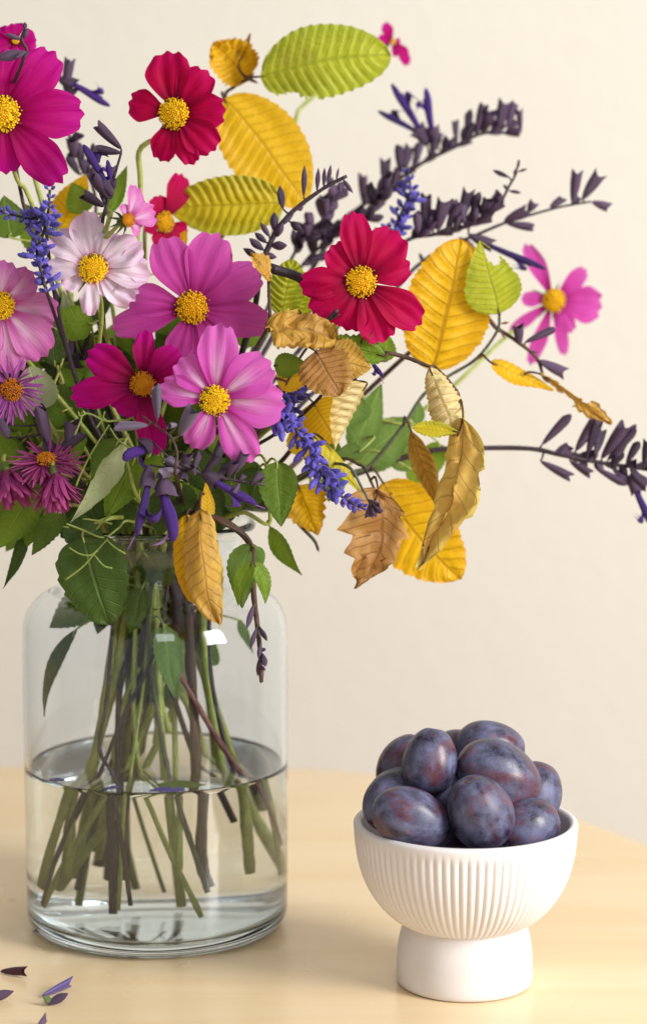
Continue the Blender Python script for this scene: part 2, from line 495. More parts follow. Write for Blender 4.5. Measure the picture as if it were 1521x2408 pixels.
# ================================================================== plant library
def leaf_mat(name, base, edge, vein, spot='#7a4a1c', spot_amt=0.0, N=11, K=1.6, trans=.35, rough=.5, veinw=.16, tc=None, bumpy=.4):
    k = NT(name); s, v = k.uv()
    tt = k.math('ABSOLUTE', k.math('MULTIPLY_ADD', v, 2.0, -1.0))
    ph = k.math('ADD', k.math('MULTIPLY', s, N), k.math('MULTIPLY', tt, -K))
    fr = k.math('ABSOLUTE', k.math('SUBTRACT', k.math('FRACT', k.math('ADD', ph, 50.0)), .5))
    ob = k.coord('Object')
    n1 = k.noise(ob, 45, 4, .6); n2 = k.noise(ob, 260, 3, .6); n3 = k.noise(ob, 16, 3)
    wob = k.math('ADD', fr, k.math('MULTIPLY', k.math('SUBTRACT', n2, .5), .12))
    line = k.smooth(wob, .0, veinw, 1.0, 0.0)
    line = k.math('MULTIPLY', line, k.smooth(tt, .75, 1.0, .85, .2))
    mid = k.smooth(tt, .015, .07, 1.0, 0.0)
    vn = k.math('MAXIMUM', line, mid)
    col = k.mix(k.smooth(k.math('ADD', tt, k.math('MULTIPLY', k.math('SUBTRACT', n1, .5), 1.5)), .35, 1.05), lin(base), lin(edge))
    col = k.mix(k.smooth(n3, .35, .7, 0, .35), col, lin(edge))
    if spot_amt:
        sp = k.smooth(k.math('ADD', k.math('MULTIPLY', n1, .6), k.math('MULTIPLY', n3, .5)), .62 - .16 * spot_amt, .78 - .1 * spot_amt)
        col = k.mix(k.math('MULTIPLY', sp, min(1, spot_amt + .2)), col, lin(spot))
    col = k.mix(k.math('MULTIPLY', vn, .6), col, lin(vein))
    col = k.mix(k.smooth(k.rand(), 0, 1, 0.0, .22), col, lin(edge))
    col = k.mix(k.smooth(n2, .4, .8, 0, .18), col, lin(vein))
    h = k.math('ADD', k.math('MULTIPLY', vn, -.8), k.math('MULTIPLY', n2, .7))
    return k.surf(col, rough, trans, normal=k.bump(h, bumpy, .0012), spec=.35, tcol=col)

def petal_mat(name, inner, mid, tip, streak, stk=.5, trans=.38, pale=None, eye=None):
    k = NT(name); s, v = k.uv()
    cb = k.new('ShaderNodeCombineXYZ'); k.l.new(k.math('MULTIPLY', s, .9), cb.inputs[0]); k.l.new(k.math('MULTIPLY', v, 9.0), cb.inputs[1])
    k.l.new(k.math('MULTIPLY', k.rand(), 30.0), cb.inputs[2])
    n1 = k.noise(cb.outputs[0], 2.2, 4, .62, .2)
    cb2 = k.new('ShaderNodeCombineXYZ'); k.l.new(k.math('MULTIPLY', s, 2.0), cb2.inputs[0]); k.l.new(k.math('MULTIPLY', v, 34.0), cb2.inputs[1]); k.l.new(k.math('MULTIPLY', k.rand(), 30.0), cb2.inputs[2])
    n2 = k.noise(cb2.outputs[0], 2.0, 3, .55)
    ob = k.coord('Object'); n3 = k.noise(ob, 70, 3)
    ss = k.math('ADD', s, k.math('MULTIPLY', k.math('SUBTRACT', n1, .5), .25))
    col = k.mix(k.smooth(ss, .05, .5), lin(inner), lin(mid))
    col = k.mix(k.smooth(ss, .5, 1.02), col, lin(tip))
    col = k.mix(k.math('MULTIPLY', k.smooth(n1, .45, .72), stk), col, lin(streak))
    if pale:
        vv = k.math('ABSOLUTE', k.math('MULTIPLY_ADD', v, 2.0, -1.0))
        f = k.math('MULTIPLY', k.smooth(k.math('ADD', vv, k.math('MULTIPLY', k.math('SUBTRACT', n1, .5), 1.1)), .0, .55, 1, 0), k.smooth(s, .12, .95, 1, 0))
        col = k.mix(k.math('MULTIPLY', f, .8), col, lin(pale))
    if eye:
        col = k.mix(k.smooth(s, .06, .24, .9, 0), col, lin(eye))
    col = k.mix(k.math('MULTIPLY', k.smooth(n2, .52, .8), .25), col, lin(streak))
    col = k.mix(k.smooth(k.rand(), 0, 1, 0, .16), col, lin(tip))
    col = k.mix(k.smooth(n3, .4, .8, 0, .1), col, lin(inner))
    h = k.math('ADD', k.math('MULTIPLY', n1, .6), k.math('MULTIPLY', n2, .5))
    return k.surf(col, .55, trans, normal=k.bump(h, .35, .0015), spec=.15)

M = {}
M['magenta'] = petal_mat('magenta_petal', '#960048', '#b60070', '#c20c90', '#86003e', .5, eye='#740034')
M['crimson'] = petal_mat('crimson_petal', '#860030', '#b80044', '#c4005c', '#900026', .55, eye='#6c0026')
M['deepmag'] = petal_mat('deep_magenta_petal', '#6e0028', '#ac005c', '#c80490', '#780028', .4, eye='#5c001e')
M['blush'] = petal_mat('blush_white_petal', '#e2c0d2', '#f0e2ec', '#e4c0dc', '#d49cc6', .45, trans=.3, eye='#c46a9a')
M['mauve'] = petal_mat('mauve_pink_petal', '#a0106c', '#c844a4', '#d25cb4', '#b02c8c', .5, eye='#9a1a6e')
M['pink'] = petal_mat('candy_pink_petal', '#c22c9c', '#da5cc0', '#dc6cc6', '#c440a8', .5, pale='#f4d6f0', eye='#b02e8c')
M['rose'] = petal_mat('rose_striped_petal', '#c04a98', '#dc8cc6', '#d874c0', '#ba4c9c', .5, pale='#f0d2e8', eye='#b23c86')
M['disc'] = plain_mat('cosmos_disc', '#d09000', '#e8b010', .8, 200)
M['floret'] = plain_mat('yellow_florets', '#f0b800', '#fcd818', .6, 400, trans=.15)
M['floret_o'] = plain_mat('orange_florets', '#c46a00', '#e89a10', .6, 400, trans=.15)
M['anther'] = plain_mat('dark_anthers', '#20120a', '#3a2410', .6, 400)
M['sepal'] = plain_mat('green_sepals', '#4d5f24', '#6c7c36', .55, 200, trans=.2)
M['aster'] = petal_mat('aster_ray', '#8a2862', '#a83e80', '#b85292', '#c878a8', .35)
M['aster_v'] = petal_mat('violet_aster_ray', '#7c2c7c', '#a04a9c', '#ac5caa', '#c890c4', .35)
M['aster_disc'] = plain_mat('rusty_disc', '#3a0f08', '#7a3008', .8, 300)
# leaves
M['lime'] = leaf_mat('lime_beech_leaf', '#bcc02c', '#a8b42c', '#868e22', '#7c5a1c', .25, N=13)
M['yellow'] = leaf_mat('yellow_beech_leaf', '#e6bc10', '#dcae14', '#c0901a', '#c08a1a', .2, N=13)
M['yellowgreen'] = leaf_mat('yellow_green_leaf', '#d2bc1c', '#b2b026', '#b09820', '#a8861c', .3, N=12)
M['gold'] = leaf_mat('golden_leaf', '#eebe12', '#e4ae0a', '#a87416', '#c8860e', .3, N=11)
M['tan'] = leaf_mat('tan_dry_leaf', '#c8983a', '#d8b254', '#8c6030', '#96602a', .6, N=10, trans=.25)
M['brown'] = leaf_mat('brown_dry_leaf', '#a87840', '#c09450', '#7c5024', '#8c5424', .6, N=9, trans=.2)
M['straw'] = leaf_mat('pale_straw_leaf', '#e4d29a', '#d8bc6c', '#b4945a', '#c89e50', .35, N=9, trans=.3)
M['rustgold'] = leaf_mat('rust_gold_leaf', '#dcae58', '#d8c666', '#7a4e2c', '#c8883a', .6, N=8, trans=.28, veinw=.08)
M['green'] = leaf_mat('green_leaf', '#648228', '#567420', '#869a4a', N=8, K=1.3, trans=.3, veinw=.08, bumpy=.6)
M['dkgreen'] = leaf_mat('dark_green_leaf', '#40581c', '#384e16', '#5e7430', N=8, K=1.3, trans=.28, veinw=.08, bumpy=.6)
M['brgreen'] = leaf_mat('bright_green_leaf', '#7c9a28', '#66881e', '#98ac4c', N=8, K=1.3, trans=.4, veinw=.08, bumpy=.6)
M['palegreen'] = leaf_mat('pale_green_leaf', '#a9b488', '#9aa87a', '#c0c8a4', N=10, K=1.3, trans=.2, veinw=.07, bumpy=.5)
M['softgreen'] = leaf_mat('soft_green_leaf', '#7a9a4a', '#688a3c', '#94ae66', N=9, K=1.2, trans=.35, veinw=.07)
# stems
M['st_green'] = stem_mat('green_stem', '#94a048', '#acb85e')
M['st_olive'] = stem_mat('olive_stem', '#8c9240', '#a8aa54')
M['st_brown'] = stem_mat('brown_twig', '#5a4030', '#3c2a22', .6)
M['st_purple'] = stem_mat('purple_stem', '#40303a', '#2c2028')
M['st_grey'] = stem_mat('grey_green_twig', '#5c6650', '#4a4c3c')
M['st_rose'] = stem_mat('rosy_brown_stem', '#8a5a50', '#7a4a42')
M['bud'] = plain_mat('brown_bud', '#6a3e22', '#8a5630', .6, 200)
# salvia
M['calyx'] = plain_mat('black_purple_calyx', '#301e34', '#614a68', .42, 160, trans=.08, sheen=.04, bump=.5)
M['calyx_s'] = plain_mat('silvery_purple_calyx', '#4c3e54', '#75667e', .42, 160, trans=.1, sheen=.25, bump=.3)
M['violet'] = plain_mat('velvet_violet', '#260a52', '#461880', .5, 150, trans=.12, sheen=.08, bump=.5)
M['blue'] = plain_mat('blue_violet_floret', '#4c40a8', '#685cc6', .6, 220, trans=.2, sheen=.3)
M['blue_d'] = plain_mat('dark_blue_floret', '#382e88', '#5046a8', .6, 220, trans=.15, sheen=.3)
M['stamen'] = plain_mat('pale_stamen', '#b88ab0', '#8a5ab0', .5, 200)
M['tendril'] = stem_mat('tendril_green', '#7c8a40', '#8c9a4c')

def basis(a, n):
    ah = a.normalized()
    b = ah.cross(n)
    if b.length < 1e-6: b = ah.orthogonal()
    b.normalize()
    return ah, b, b.cross(ah)
def nvec(n):
    """(nx, nz) -> facing direction, mostly towards the viewer's side of the table"""
    return V((n[0], -1.0, n[1])).normalized()
def tri(x):
    f = x - math.floor(x)
    return 1 - 4 * abs(f - .5)

SHAPES = {
    'beech': lambda s: math.sin(math.pi * s ** .88) ** .54 if 0 < s < 1 else 0.0,
    'ovate': lambda s: math.sin(math.pi * s ** .62) ** .85 if 0 < s < 1 else 0.0,
    'round': lambda s: math.sin(math.pi * s ** .70) ** .55 if 0 < s < 1 else 0.0,
    'lance': lambda s: math.sin(math.pi * s ** .72) ** 1.15 if 0 < s < 1 else 0.0,
    'obov': lambda s: math.sin(math.pi * s ** 1.25) ** .75 if 0 < s < 1 else 0.0,
}
def leaf_geo(base, tip, W, n, shape='ovate', bend=0.0, droop=0.0, sway=0.0, fold=(0, 0), curl=(0, 0), pleat=0.0, N=11, K=1.6,
             serr=.05, nser=20, crump=0.0, twist=0.0, cut=None, seed=0, rows=30, half=6, asym=(1, 1)):
    a = tip - base; L = a.length
    ah, b, n2 = basis(a, n)
    pr = SHAPES[shape]
    vs, us, fs = [], [], []
    ts = [(-1 + i / half) for i in range(2 * half + 1)]
    for i in range(rows + 1):
        s = i / rows
        m = base + ah * (L * s) + n2 * (L * (bend * 4 * s * (1 - s) - droop * s * s)) + b * (L * sway * 4 * s * (1 - s))
        w = W * .5 * max(pr(s), .012)
        sw = (s * nser) % 1.0
        w *= 1 + serr * (sw - .5) * 2
        for t in ts:
            sd = 0 if t < 0 else 1; u = abs(t)
            f, c = fold[sd], curl[sd] * u * (0.6 + .4 * math.sin(math.pi * min(1, max(0, s))))
            h = w * u * asym[sd]
            if abs(c) < 1e-3: x, z = h * math.cos(f), h * math.sin(f)
            else: x, z = h * (math.sin(f + c) - math.sin(f)) / c, h * (math.cos(f) - math.cos(f + c)) / c
            x *= 1 if sd else -1
            if pleat: z += pleat * tri(N * s - K * u) * min(1, u * 4) * min(1, pr(s) * 1.4)
            tw = twist * s
            x, z = x * math.cos(tw) - z * math.sin(tw), x * math.sin(tw) + z * math.cos(tw)
            p = m + b * x + n2 * z
            if crump:
                q = V((s * 3.2 + seed * 3.1, t * 2.2, seed * 1.7))
                p = p + n2 * (noise.noise(q) * crump * L) + b * (noise.noise(q + V((9, 4, 2))) * crump * L * .6) + ah * (noise.noise(q + V((3, 8, 5))) * crump * L * .6)
                if crump > .07: p = p + n2 * (noise.noise(q * 2.7) * crump * L * .42) + b * (noise.noise(q * 2.9 + V((5, 1, 7))) * crump * L * .25)
            vs.append(p); us.append((s, t * .5 + .5))
    nc = len(ts)
    for i in range(rows):
        for j in range(nc - 1):
            if cut and cut((i + .5) / rows, (ts[j] + ts[j + 1]) / 2): continue
            fs.append((i * nc + j, i * nc + j + 1, (i + 1) * nc + j + 1, (i + 1) * nc + j))
    return vs, fs, us
leafno = [0]
def add_leaf(root, bx, by, tx, ty, w, Y, mat, dY=0.0, n=(0, .15), attach=None, pet=None, label=None, prad=.0007, **kw):
    """a leaf part of root from layout base to tip at depth Y (tip Y + dY); attach: stem point its petiole runs to"""
    base, tip = P(bx, by, Y), P(tx, ty, Y + dY)
    leafno[0] += 1
    kw.setdefault('seed', leafno[0])
    kw.setdefault('crump', .022)
    o = mk('leaf', leaf_geo(base, tip, px(w, Y), nvec(n), **kw), M[mat], root)
    if label: o['label'] = label
    if attach is not None:
        d = (tip - base).normalized()
        gap = (base - attach).length
        mid = (attach + base) * .5 - d * gap * .12 + V((0, 0, gap * .06))
        mk('petiole', tube(catmull([attach, mid, base, base + d * (tip - base).length * .12], 4), (prad * 1.2, prad * .6), 6), M[pet or 'st_green'], o)
    return o

# ---- stems that reach down into the vase
SHORT = set()
def vase_tail(head, seed, nk=None, bt=None):
    rg = random.Random(seed * 7 + 3)
    d = V((head.x - VX, head.y - VY, 0))
    u = d.normalized() if d.length > 1e-4 else V((1, 0, 0))
    if nk is None:
        r = .010 + .020 * rg.random()
        ang = math.atan2(u.y, u.x) + rg.uniform(-.9, .9)
        nk = (math.cos(ang) * r, math.sin(ang) * r)
    bt_auto = bt is None
    if bt is None:
        ang = math.atan2(-u.y, -u.x) + rg.uniform(-1.3, 1.3)
        r = .022 + .034 * rg.random()
        bt = (math.cos(ang) * r, math.sin(ang) * r, .012 + rg.random() ** 1.5 * .055)
    if seed in SHORT or (bt_auto and rg.random() < .55):
        f = rg.uniform(.25, .5); bt = (bt[0] * f, bt[1] * f, rg.uniform(.105, .165))
    N1 = V((VX + nk[0], VY + nk[1], .222)); B = V((VX + bt[0], VY + bt[1], bt[2]))
    md = N1.lerp(B, .5) + V((rg.uniform(-.017, .017), rg.uniform(-.010, .010), 0))
    q = N1.lerp(B, .25) + V((-(bt[0] - nk[0]) * .06, 0, 0))
    return [V((VX + nk[0] * 1.25, VY + nk[1] * 1.25, .246)), N1, q, md, B]
def add_stem(root, pts, rad, mat, n=5, name='stem', knots=.12, seed=0, sides=8):
    pp = catmull(pts, n)
    mk(name, tube(pp, rad, sides, knots, seed), M[mat], root)
    return pp
def near(pp, p):
    return min(pp, key=lambda q: (q - p).length)

# ---- cosmos
def petal_geo(c, tip, W, n, lift, droop, cup, wav, seed, r0):
    a = tip - c; L = a.length
    ah, b, n2 = basis(a, n)
    rg = random.Random(seed)
    rows, half = 16, 7
    ph = rg.uniform(0, 6.28); sk = rg.uniform(-.06, .06); pl = rg.uniform(2.4, 3.6)
    vs, us, fs = [], [], []
    for i in range(rows + 1):
        s = i / rows
        wp = (.20 + .80 * math.sin(min(1.0, s * 1.18) * math.pi * .5) ** 1.15) * (1 - .16 * max(0, s - .72) / .28)
        for j in range(-half, half + 1):
            t = j / half
            end = 1 - .17 * abs(t + sk) ** 2.6 + .030 * math.cos(t * math.pi * 3 + .4 * sk) * s ** 4 - .02 * abs(math.sin(t * 7 + ph)) * s ** 6
            d = r0 + (1 - r0) * s * end
            h = lift * 4 * s * (1 - s) * .25 - droop * s * s
            z = L * h + W * (cup * t * t * .5 * (.4 + .6 * s)) + W * .027 * math.cos(t * math.pi * pl + ph) * (s ** .6) * (1.25 - s * .5)
            z += W * wav * noise.noise(V((s * 2.0 + seed * 1.7, t * 1.8, seed * .9))) * s
            z += W * .03 * math.sin(t * 9 + ph) * s ** 5
            p = c + ah * (L * d) + b * (W * .5 * wp * t) + n2 * z
            vs.append(p); us.append((s, t * .5 + .5))
    nc = 2 * half + 1
    for i in range(rows):
        for j in range(nc - 1):
            fs.append((i * nc + j, i * nc + j + 1, (i + 1) * nc + j + 1, (i + 1) * nc + j))
    return vs, fs, us
def frame(n):
    n = n.normalized()
    x = V((0, 0, 1)).cross(n)
    if x.length < 1e-4: x = V((1, 0, 0))
    x.normalize(); y = n.cross(x)
    return x, y, n
def disc_geo(c, n, r, seed, dome=.42):
    """dome, florets, dark anthers"""
    rg = random.Random(seed); x, y, n = frame(n)
    vs, fs = [], []
    seg = 18; rings = 6
    for i in range(rings + 1):
        a = i / rings * math.pi / 2
        for k in range(seg):
            t = 2 * math.pi * k / seg
            vs.append(c + (x * math.cos(t) + y * math.sin(t)) * (r * .93 * math.cos(a)) + n * (r * dome * math.sin(a) * .9 - r * .12))
    for i in range(rings):
        for k in range(seg):
            k2 = (k + 1) % seg
            fs.append((i * seg + k, i * seg + k2, (i + 1) * seg + k2, (i + 1) * seg + k))
    domeg = (vs, fs, None)
    fv, ff, av, af = [], [], [], []
    NF = 170
    for i in range(NF):
        q = math.sqrt((i + .5) / NF); t = i * 2.39996
        rr = r * q * .90
        up = n * (r * dome * math.sqrt(max(0, 1 - q * q)) - r * .08)
        o = c + (x * math.cos(t) + y * math.sin(t)) * rr + up
        d = (n * (1.15 - .75 * q) + (x * math.cos(t) + y * math.sin(t)) * (q * .8) + V((rg.uniform(-.2, .2),) * 3)).normalized()
        ln = r * (.08 + .14 * max(0, q - .35) + rg.uniform(0, .07)); wd = r * rg.uniform(.035, .055)
        fx, fy, _ = frame(d)
        if q > .5 and rg.random() < .24:
            b0 = len(av); l2 = ln * 1.25
            for zz, ww in ((0, wd * .6), (l2, wd * .55)):
                for k in range(4):
                    aa = k * math.pi / 2
                    av.append(o + (fx * math.cos(aa) + fy * math.sin(aa)) * ww + d * zz)
            for k in range(4):
                k2 = (k + 1) % 4; af.append((b0 + k, b0 + k2, b0 + 4 + k2, b0 + 4 + k))
            af.append((b0 + 4, b0 + 5, b0 + 6, b0 + 7))
            if rg.random() < .5:
                # pollen tip
                b0 = len(fv); e = o + d * l2
                for k in range(5):
                    aa = k * 1.2566; fv.append(e + (fx * math.cos(aa) + fy * math.sin(aa)) * wd * .9)
                fv.append(e + d * wd * 1.4)
                for k in range(5): ff.append((b0 + k, b0 + (k + 1) % 5, b0 + 5))
        else:
            b0 = len(fv)
            for k in range(5):
                aa = k * 1.2566; fv.append(o + (fx * math.cos(aa) + fy * math.sin(aa)) * wd * .8)
            for k in range(5):
                aa = k * 1.2566; fv.append(o + (fx * math.cos(aa) + fy * math.sin(aa)) * wd * (1.5 if q > .4 else 1.1) + d * ln)
            fv.append(o + d * (ln * .8 if q > .4 else ln * 1.2))
            for k in range(5):
                k2 = (k + 1) % 5
                ff.append((b0 + k, b0 + k2, b0 + 5 + k2, b0 + 5 + k)); ff.append((b0 + 5 + k, b0 + 5 + k2, b0 + 10))
    return domeg, (fv, ff, None), (av, af, None)
def cosmos(label, cx, cy, Y, rd, n, petals, mat, mids=(), fl='floret', seed=0, lift=.25, droop=.05, cup=.18, wav=.10, dome=.42, tail=None, stem_r=.0013, stem_mat_='st_green', group=None, nmax=.035):
    """petals: (tip x, tip y, width px[, cup, lift, twist])"""
    c = P(cx, cy, Y); nv = nvec(n)
    root = thing('cosmos_flower', label, 'flower', c, group)
    for i, pt in enumerate(petals):
        tx, ty, w = pt[:3]
        cu = pt[3] if len(pt) > 3 and pt[3] is not None else cup
        li = pt[4] if len(pt) > 4 and pt[4] is not None else lift
        tw = pt[5] if len(pt) > 5 else 0.0
        d = ray(tx, ty)
        den = d.dot(nv)
        tip = CAM + d * ((c - CAM).dot(nv) / den) if abs(den) > .15 else P(tx, ty, Y)
        if abs(tip.y - Y) > nmax: tip = P(tx, ty, Y + math.copysign(nmax, tip.y - Y))
        lay = nv * (-.0006 * (i % 3))
        a = (tip - c)
        pn = nv
        if tw: pn = Quaternion(a.normalized(), tw) @ nv
        r0 = min(.5, px(rd, Y) * .6 / a.length)
        mk('petal', petal_geo(c + lay - nv * .001, tip + lay, px(w, Y), pn, li, droop, cu, wav, seed * 31 + i, r0), M[mat], root)
    dm, ff, an = disc_geo(c, nv, px(rd, Y), seed, dome)
    dd = mk('disc', dm, M['disc'], root)
    mk('florets', ff, M[fl], dd, smooth=False, kind='stuff')
    mk('anthers', an, M['anther'], dd, smooth=False, kind='stuff')
    # green cup with narrow bracts behind the flower
    x, y, nn = frame(nv)
    r = px(rd, Y)
    cupg = []
    cp = [c - nn * .0035, c - nn * .0060, c - nn * .0085]
    cupg.append(tube(cp, [r * .75, r * .6, .0014], 10))
    for k in range(8):
        t = k * math.pi / 4 + seed
        dv = x * math.cos(t) + y * math.sin(t)
        cupg.append(tube(catmull([c - nn * .0045 + dv * r * .5, c - nn * .0055 + dv * r * 1.1, c - nn * .0085 + dv * r * 1.7], 3), (.0011, .0002), 5))
    mk('bract_cup', merge(*cupg), M['sepal'], root)
    pts = [c - nn * .006, c - nn * .022 + V((0, 0, -.006))] + [P(*m) for m in mids]
    pts += vase_tail(c, seed + 100, *(tail or ()))
    add_stem(root, pts, (stem_r * .8, stem_r * 1.25), stem_mat_, seed=seed)
    return root

# ---- shared salvia meshes (unit length along +Z)
def finish(name, vs, fs, mat):
    me = bpy.data.meshes.new(name); me.from_pydata([tuple(v) for v in vs], [], fs)
    me.polygons.foreach_set('use_smooth', [True] * len(me.polygons)); me.materials.append(mat); me.update()
    return me
def calyx_mesh(kind, mat, seed=0):
    rg = random.Random(seed); seg = 14
    rows = [(0, .05), (.06, .16), (.2, .27), (.38, .36), (.55, .42), (.70, .44), (.80, .45)] if kind == 'open' else \
           [(0, .05), (.06, .16), (.2, .30), (.38, .42), (.55, .46), (.72, .38), (.86, .22)]
    bendx = rg.uniform(-.06, .06)
    vs, fs = [], []
    for z, r in rows:
        for k in range(seg):
            a = 2 * math.pi * k / seg
            rib = 1 + .07 * math.cos(a * 7)
            vs.append(V((r * rib * math.cos(a) + bendx * z * z, .72 * r * rib * math.sin(a), z)))
    for k in range(seg):                                   # lips
        a = 2 * math.pi * k / seg
        up = max(0, math.cos(a)) ** 2; lo = max(0, math.cos(a - math.pi + .45)) ** 5 + max(0, math.cos(a - math.pi - .45)) ** 5
        z = .82 + .18 * max(up * 1.0, lo * .75)
        if kind == 'open': r = .45 + .07 * max(up, lo * .8)
        else: z, r = .98 + .02 * up, .04
        vs.append(V((r * math.cos(a) + bendx, .72 * r * math.sin(a) * (1 - .3 * max(up, lo)), z)))
    n = len(rows) + 1
    for i in range(n - 1):
        for k in range(seg):
            k2 = (k + 1) % seg
            fs.append((i * seg + k, i * seg + k2, (i + 1) * seg + k2, (i + 1) * seg + k))
    fs.append(tuple(reversed(range(seg))))
    return finish('calyx', vs, fs, mat)
def floret_mesh(mat, hook=1.0, seg=10, tube_len=.62):
    """two lipped salvia flower: a curved tube ending in a hood (+X side) and a spreading lobed lip (-X side)"""
    L = tube_len
    ax = catmull([V((0, 0, 0)), V((-.04, 0, L * .35)), V((.0, 0, L * .8)), V((.10 * hook, 0, L + .12)), V((.10 * hook, 0, .93)), V((-.02 * hook, 0, 1.0))], 4)
    n = len(ax); rr = []
    for i in range(n):
        u = i / (n - 1)
        rr.append(.10 + .14 * math.sin(min(1, u / .72) * math.pi / 2) if u < .72 else .24 * math.sqrt(max(.03, 1 - ((u - .72) / .30) ** 2)))
    vs, fs, _ = tube(ax, rr, seg)
    vs = [V((v.x, v.y * .74, v.z)) for v in vs]
    # lip: a three lobed tongue
    lv, lf = [], []
    R_, C_ = 6, 8
    for i in range(R_ + 1):
        s_ = i / R_
        cx = -.14 - (.2 + .3 * hook) * s_ ** 1.3; cz = L * .92 + .30 * math.sin(s_ * 2.2) - .10 * s_
        w = .16 + .34 * math.sin(s_ * math.pi * .62)
        for j in range(C_ + 1):
            t = j / C_ * 2 - 1
            lobe = 1 + .16 * math.cos(t * math.pi * 2) * s_
            lv.append(V((cx * lobe - .06 * t * t * s_, w * t, cz * (1 - .05 * t * t) - .14 * s_ * t * t)))
    m = len(vs)
    for i in range(R_):
        for j in range(C_):
            lf.append((m + i * (C_ + 1) + j, m + i * (C_ + 1) + j + 1, m + (i + 1) * (C_ + 1) + j + 1, m + (i + 1) * (C_ + 1) + j))
    return finish('floret', vs + lv, fs + lf, mat)
CAL = [calyx_mesh('open', M['calyx'], i) for i in range(4)]
CALS = [calyx_mesh('open', M['calyx_s'], i) for i in range(2)]
CALC = [calyx_mesh('closed', M['calyx'], i) for i in range(3)]
VIO = [floret_mesh(M['violet'], .7, 12, .7), floret_mesh(M['violet'], 1.3, 12, .58)]
BLU = [floret_mesh(M['blue'], 1.0, 8, .5), floret_mesh(M['blue'], 1.4, 8, .45), floret_mesh(M['blue_d'], .8, 8, .5)]
BLUB = [calyx_mesh('closed', M['blue'], 5), calyx_mesh('closed', M['blue_d'], 6)]
def orient(d, face):
    """+Z to d, +X to face"""
    z = d.normalized(); x = face - z * face.dot(z)
    if x.length < 1e-5: x = z.orthogonal()
    x.normalize(); y = z.cross(x)
    return Matrix((x, y, z)).transposed().to_quaternion()
def put_between(name, me, root, a, b, w, face, thick=1.0):
    d = b - a
    return put(name, me, root, a, orient(d, face), (w, w * thick, d.length))

salno = [0]
def sprig(label, path, Y, cals=(), flowers=(), mids=(), auto=None, stem='st_purple', r=.0011, cat='flower sprig', tail=None, name='salvia_sprig', dY=0.0, group=None, pods=(), rooted=True, stamens=()):
    """path: layout points from tip to base; cals: (bx, by, tx, ty, w[, closed]); flowers: (bx, by, tx, ty, w, face angle)"""
    salno[0] += 1; sd = salno[0]; rg = random.Random(sd)
    k = len(path)
    pts = [P(x, y, Y + dY * i / max(1, k - 1)) for i, (x, y) in enumerate(path)]
    tl = vase_tail(pts[0], sd + 300, *(tail or ())) if rooted else []
    allp = pts + [P(*m) for m in mids] + tl
    root = thing(name, label, cat, allp[-1], group)
    pp = add_stem(root, allp, (r * .55, r * 1.5) if rooted else (r * .6, r), stem, seed=sd)
    def ped(p):
        q = near(pp, p)
        if (q - p).length > .002:
            return tube(catmull([q, (q + p) * .5 + V((0, 0, -.0006)), p], 3), (.0007, .0005), 5)
    def one(bx, by, tx, ty, w, closed, pool=None):
        j = rg.uniform(-.006, .004)
        a, b = P(bx, by, Y + rg.uniform(-.002, .002)), P(tx, ty, Y + j)
        face = V((rg.uniform(-1, 1), rg.uniform(-1.2, .3), rg.uniform(0, 1)))
        me = rg.choice(pool or (CALC if closed else CAL))
        o = put_between('calyx', me, root, a, b, px(w, Y) * (1.02 if closed else 1.3), face)
        g = ped(a)
        if g: mk('pedicel', g, M[stem], o) if False else mk('pedicel', g, M[stem], root)
        return o
    for c in cals: one(*c[:5], len(c) > 5 and c[5])
    for c in pods: one(*c[:5], False, CALS)
    for f in flowers:
        bx, by, tx, ty, w, fa = f[:6]
        a, b = P(bx, by, Y), P(tx, ty, Y - .003)
        face = V((math.cos(R(fa)), -.25, math.sin(R(fa))))
        put_between('blossom', VIO[f[6] if len(f) > 6 else 0], root, a, b, px(w, Y) * 1.4, face)
        ca = a - (b - a) * .12
        put_between('calyx', rg.choice(CAL), root, ca, a + (b - a) * .30, px(w, Y) * 1.2, face)
        g = ped(ca)
        if g: mk('pedicel', g, M[stem], root)
    for st in stamens:
        mk('stamen', tube(catmull([P(x, y, Y - .003) for x, y in st], 4), (.00035, .00022), 5), M['stamen'], root)
    if auto:
        s0, s1, n, ln, wd, up = auto
        ip = catmull([P(x, y, Y + dY * i / max(1, k - 1)) for i, (x, y) in enumerate(path)], 12)
        for i in range(n):
            q = ip[int((s0 + (s1 - s0) * i / max(1, n - 1)) * (len(ip) - 1))]
            q2 = ip[min(len(ip) - 1, ip.index(q) + 1)]
            al = (ip[max(0, ip.index(q) - 1)] - q2).normalized()
            side = al.orthogonal().normalized(); side = Quaternion(al, rg.uniform(0, 6.28)) @ side
            d = (al * .7 + side * .9 + V((0, 0, up))).normalized()
            l = px(ln, Y) * rg.uniform(.7, 1.15)
            put_between('calyx', rg.choice(CAL + CALC[:1]), root, q, q + d * l, px(wd, Y) * rg.uniform(1.1, 1.4), V((rg.uniform(-1, 1), -1, rg.uniform(-1, 1))))
    return root, pp
